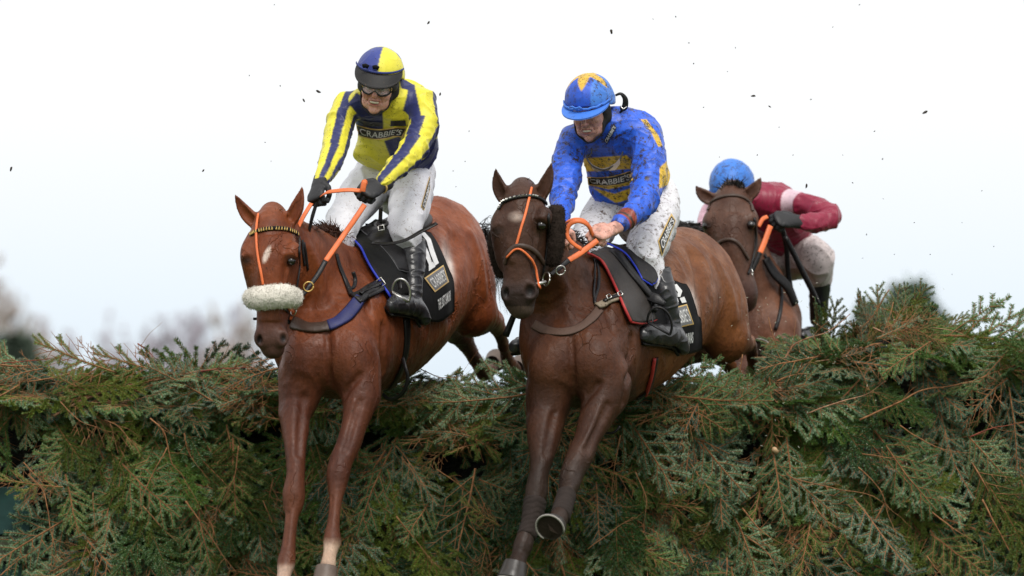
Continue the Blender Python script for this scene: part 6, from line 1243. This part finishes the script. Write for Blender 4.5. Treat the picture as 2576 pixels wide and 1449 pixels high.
# green painted boards of the fence frame at the far left corner
MG = flat_mat('green_paint', (.008, .055, .05), .5, bumpv=.3, bs=12); MWD = flat_mat('weathered_rail', (.09, .09, .055), .8, bumpv=.6, bs=40)
def boxm(name, lo, hi, mat, parent):
    lo = np.array(lo); hi = np.array(hi); V = [(x, y, z) for x in (lo[0], hi[0]) for y in (lo[1], hi[1]) for z in (lo[2], hi[2])]; F = [(0, 1, 3, 2), (4, 6, 7, 5), (0, 4, 5, 1), (2, 3, 7, 6), (0, 2, 6, 4), (1, 5, 7, 3)]; m = MB(); m.add(V, F); o = m.build(name, mat, parent, smooth=False)
    b = o.modifiers.new('bev', 'BEVEL'); b.width = .004; b.segments = 2; return o
x0, _, _ = P(-150, 0, 1.15); x1, _, _ = P(75, 0, 1.15); zz = lambda y: P(0, y, 1.15)[2]
boxm('painted_board', (x0, 1.16, zz(1345)), (x1, 1.20, zz(1225)), MG, fence); boxm('rail', (x0, 1.12, zz(1412)), (x1+.03, 1.22, zz(1350)), MWD, fence); boxm('painted_board', (x0, 1.16, zz(1600)), (x1, 1.20, zz(1420)), MG, fence)
# ---- far trees
def tree_bare(label, x, y, H, seed, spread=.32, col='grey_bark', kids=8, w=.22):
    r = random.Random(seed); t = thing('bare_tree', label, 'tree', (x, y, 0), 'bare trees far beyond the fence'); tr = MB(); cr = MB()
    top = np.array([x+r.gauss(0, .4), y, H]); tr_pts = cat_rom([(x, y, -.1), (x+r.gauss(0, .2), y, H*.4), tuple(top)], 6); tube(tr, tr_pts, [w, w*.6, w*.12], 6)
    def br(p, d, l, rad, dep):
        n_ = 3; pts = [np.array(p)]; dd = np.array(d)
        for _ in range(n_): dd = nrm(dd+np.array([r.gauss(0, .14), r.gauss(0, .14), .10+r.gauss(0, .08)])); pts.append(pts[-1]+dd*l/n_)
        tube(cr, pts, [rad*1.9+.012, rad*.8+.010], 3, False)
        if dep:
            for _ in range(kids if dep > 1 else kids-1): q = pts[r.randrange(1, 4)]; br(q, nrm(dd+np.array([r.gauss(0, .5), r.gauss(0, .5), r.gauss(.1, .35)])), l*r.uniform(.35, .6), rad*.45, dep-1)
    for k in range(34):
        s_ = r.uniform(.22, .97); p = tr_pts[int(s_*(len(tr_pts)-1))]; a = r.uniform(0, 6.28); br(p, nrm((math.cos(a), math.sin(a), r.uniform(.5, 1.1))), H*spread*(1.15-s_), w*.3*(1.1-s_), 2)
    tr.build('trunk', MT[col], t); cr.build('crown', MT[col], t)
MT['grey_bark'] = flat_mat('far_bark', (.50, .46, .52), .9); MT['pale_bark'] = flat_mat('far_pale_bark', (.46, .39, .36), .9)
def at(px, Y): return (px-CX)*(D0+Y)/FPX
def hh(py, Y): return CZ-(py-HY)*(D0+Y)/FPX
far = [(40, 120, 700, 'tall pale bare tree cut by the left edge', .34, 'pale_bark'), (-20, 110, 640, 'pale bare tree behind the one at the left edge', .34, 'pale_bark'), (110, 150, 790, 'low bare tree beside the dark bush at far left', .3, 'grey_bark'), (245, 190, 770, 'thin bare tree with a narrow crown, left of the middle of the far tree line', .16, 'grey_bark'), (330, 200, 810, 'small bare tree between the narrow ones', .16, 'grey_bark'),
       (410, 160, 790, 'rounded bare tree, first of the clump left of the sheepskin noseband', .3, 'grey_bark'), (480, 165, 775, 'bare tree in the middle of the clump left of the chestnut horse', .3, 'grey_bark'), (555, 150, 760, 'bare tree standing just left of the chestnut horse muzzle', .3, 'pale_bark'), (625, 145, 745, 'brownish bare tree half hidden by the chestnut horse head', .3, 'pale_bark')]
far += [(160, 210, 830, 'small bare tree right of the dark bush at far left', .34, 'grey_bark'), (290, 220, 835, 'lowest bare tree of the far line, just above the fence top', .34, 'grey_bark'), (370, 185, 800, 'slender bare tree at the left end of the far clump', .3, 'grey_bark'), (445, 190, 782, 'bare tree behind the gap of the far clump', .34, 'grey_bark'), (518, 185, 775, 'greyest bare tree in the far clump by the chestnut horse', .34, 'grey_bark'), (590, 190, 765, 'bare tree second from the chestnut horse muzzle', .34, 'grey_bark')]
for i, (px, Y, py, lb, sp_, cl_) in enumerate(far): tree_bare(lb, at(px, Y), Y, hh(py, Y), 40+i, sp_, cl_, 6, .2)
def conifer(label, x, y, H, R, seed, col):
    r = random.Random(seed); t = thing('conifer', label, 'tree', (x, y, 0), 'dark evergreens far beyond the fence'); m = MB(); tube(m, [(x, y, -.1), (x, y, H*.96)], [.3, .03], 7); m.build('trunk', MT['grey_bark'], t); V = []; F = []
    for _ in range(12000):
        s_ = r.random()**.8; z = H*(.12+.88*s_); rr = R*(1-s_)**1.05*r.uniform(.3, 1.05)*(1+.15*math.sin(z*3)); a = r.uniform(0, 6.283); p = np.array([x+rr*math.cos(a), y+rr*math.sin(a), z-rr*.15]); d = nrm((math.cos(a)+r.gauss(0, .3), math.sin(a)+r.gauss(0, .3), r.gauss(-.15, .25)))*r.uniform(.25, .6); w = nrm(np.cross(d, (r.gauss(0, 1), r.gauss(0, 1), 1)))*.09; k = len(V); V += [tuple(p-w), tuple(p+w), tuple(p+d)]; F.append((k, k+1, k+2))
    m = MB(); m.add(V, F); m.build('crown', flat_mat('hazed_conifer_green', col, .8), t, False)
conifer('dark green pointed conifer beyond the heap of brush on the right', at(2290, 90), 90, hh(722, 90), 2.6, 5, (.13, .18, .15)); conifer('lower conifer touching the left side of the pointed one on the right', at(2210, 92), 92, hh(770, 92), 1.9, 6, (.13, .18, .15)); conifer('dark rounded evergreen low at the far left behind the fence top', at(36, 95), 95, hh(850, 95), 1.1, 7, (.12, .16, .12))  # crown greens lightened, distance haze mixed into the colour
# ---------------------------------------------------------------- mud thrown into the air
def clod(px, py, d, r_px, seed, label, mat='clod', st=1.4):
    r = random.Random(seed); bm = bmesh.new(); bmesh.ops.create_icosphere(bm, subdivisions=2, radius=1); R_ = r_px*S(d); a = r.uniform(0, 3.14); c = P(px, py, d)
    m = MB(); V = []
    for v in bm.verts:
        q = np.array(v.co); q = q*(1+.55*mnoise.noise(Vector(q*1.3+seed))); q = q*np.array([st, .8, .7]); q = np.array([q[0]*math.cos(a)-q[2]*math.sin(a), q[1], q[0]*math.sin(a)+q[2]*math.cos(a)]); V.append(c*0+q*R_+c)
    m.add(V, [[v.index for v in f.verts] for f in bm.faces]); bm.free(); o = m.build('mud_clod', MT[mat]); tag(o, label, 'mud clod', 'clods of mud thrown into the air'); return o
big = [(1078, 57, 3.2, .3, 'dark mud clod in the sky highest above the gap between the two helmets'), (1538, 80, 4.2, .2, 'largest mud clod in the sky, just above the blue helmet with the star'), (28, 425, 4, .3, 'mud clod alone in the sky by the left edge of the picture'), (511, 429, 3, .3, 'small mud clod in the sky left of the chestnut horse ears'), (764, 252, 3.6, .3, 'flat mud clod left of the goggled rider, lower of a pair'),
       (801, 230, 4, .3, 'pointed mud clod left of the goggled rider, upper of a pair'), (1107, 237, 3, .4, 'mud clod beside the navy shoulder of the goggled rider'), (1895, 241, 3.6, .8, 'mud clod in the sky above the pale blue cap'), (1936, 268, 2.6, .8, 'small mud clod just below right of the one above the pale blue cap'), (2029, 468, 3.6, .9, 'mud clod over the crimson shoulder'), (1127, 640, 3, .5, None), (2327, 283, 4.4, 1.4, 'greyish mud clod high in the sky at right')]
sm = [(690, 12), (705, 216), (667, 358), (682, 406), (627, 190), (1170, 406), (1140, 430), (1147, 470), (1643, 48), (1700, 42), (1733, 108), (1745, 160), (2095, 68), (2162, 12), (1830, 180), (1810, 395), (1905, 390), (2145, 460), (2222, 500), (2300, 560), (2340, 640), (2395, 690), (2250, 640), (2180, 590), (2420, 560), (2470, 480), (2120, 390), (2200, 330), (1995, 390), (2290, 700), (1960, 320), (2040, 250), (1180, 330), (1165, 690), (1085, 600), (2170, 650), (2220, 400), (1770, 270), (2500, 620), (1850, 120)]
for i, (x, y, w, d, lb) in enumerate(big):
    if lb: clod(x, y, d, w, i+.5, lb, st=1.5)
r6 = random.Random(9)
for i, (x, y) in enumerate(sm): clod(x, y, r6.uniform(.0, 2.2), r6.uniform(1.1, 1.9), 60+i, 'tiny speck of mud flying in the pale sky', st=1.2)
MT['chip'] = flat_mat('needle_chip', (.5, .5, .4), .6); MT['green_chip'] = flat_mat('green_chip', (.2, .32, .08), .6)
m = MB()
for i in range(240):
    x = r6.gauss(2010, 170); y = r6.gauss(960, 170)
    if y < 690 or x < 1790: continue
    d = r6.uniform(.7, 1.6); c = P(x, y, d); a = r6.uniform(0, 3.14); l = r6.uniform(.003, .006); v = np.array([math.cos(a), 0, math.sin(a)])*l; w_ = np.array([-math.sin(a), 0, math.cos(a)])*.0009; m.add([c-v-w_, c+v-w_, c+v+w_, c-v+w_, c+np.array([0, .002, 0])], [(0, 1, 2, 3), (0, 4, 1), (2, 4, 3), (1, 4, 2), (0, 3, 4)])
ch = m.build('flying_needles', MT['chip'], None, False); tag(ch, 'pale spruce needles and chips flying over the brush', 'debris', kind='stuff')
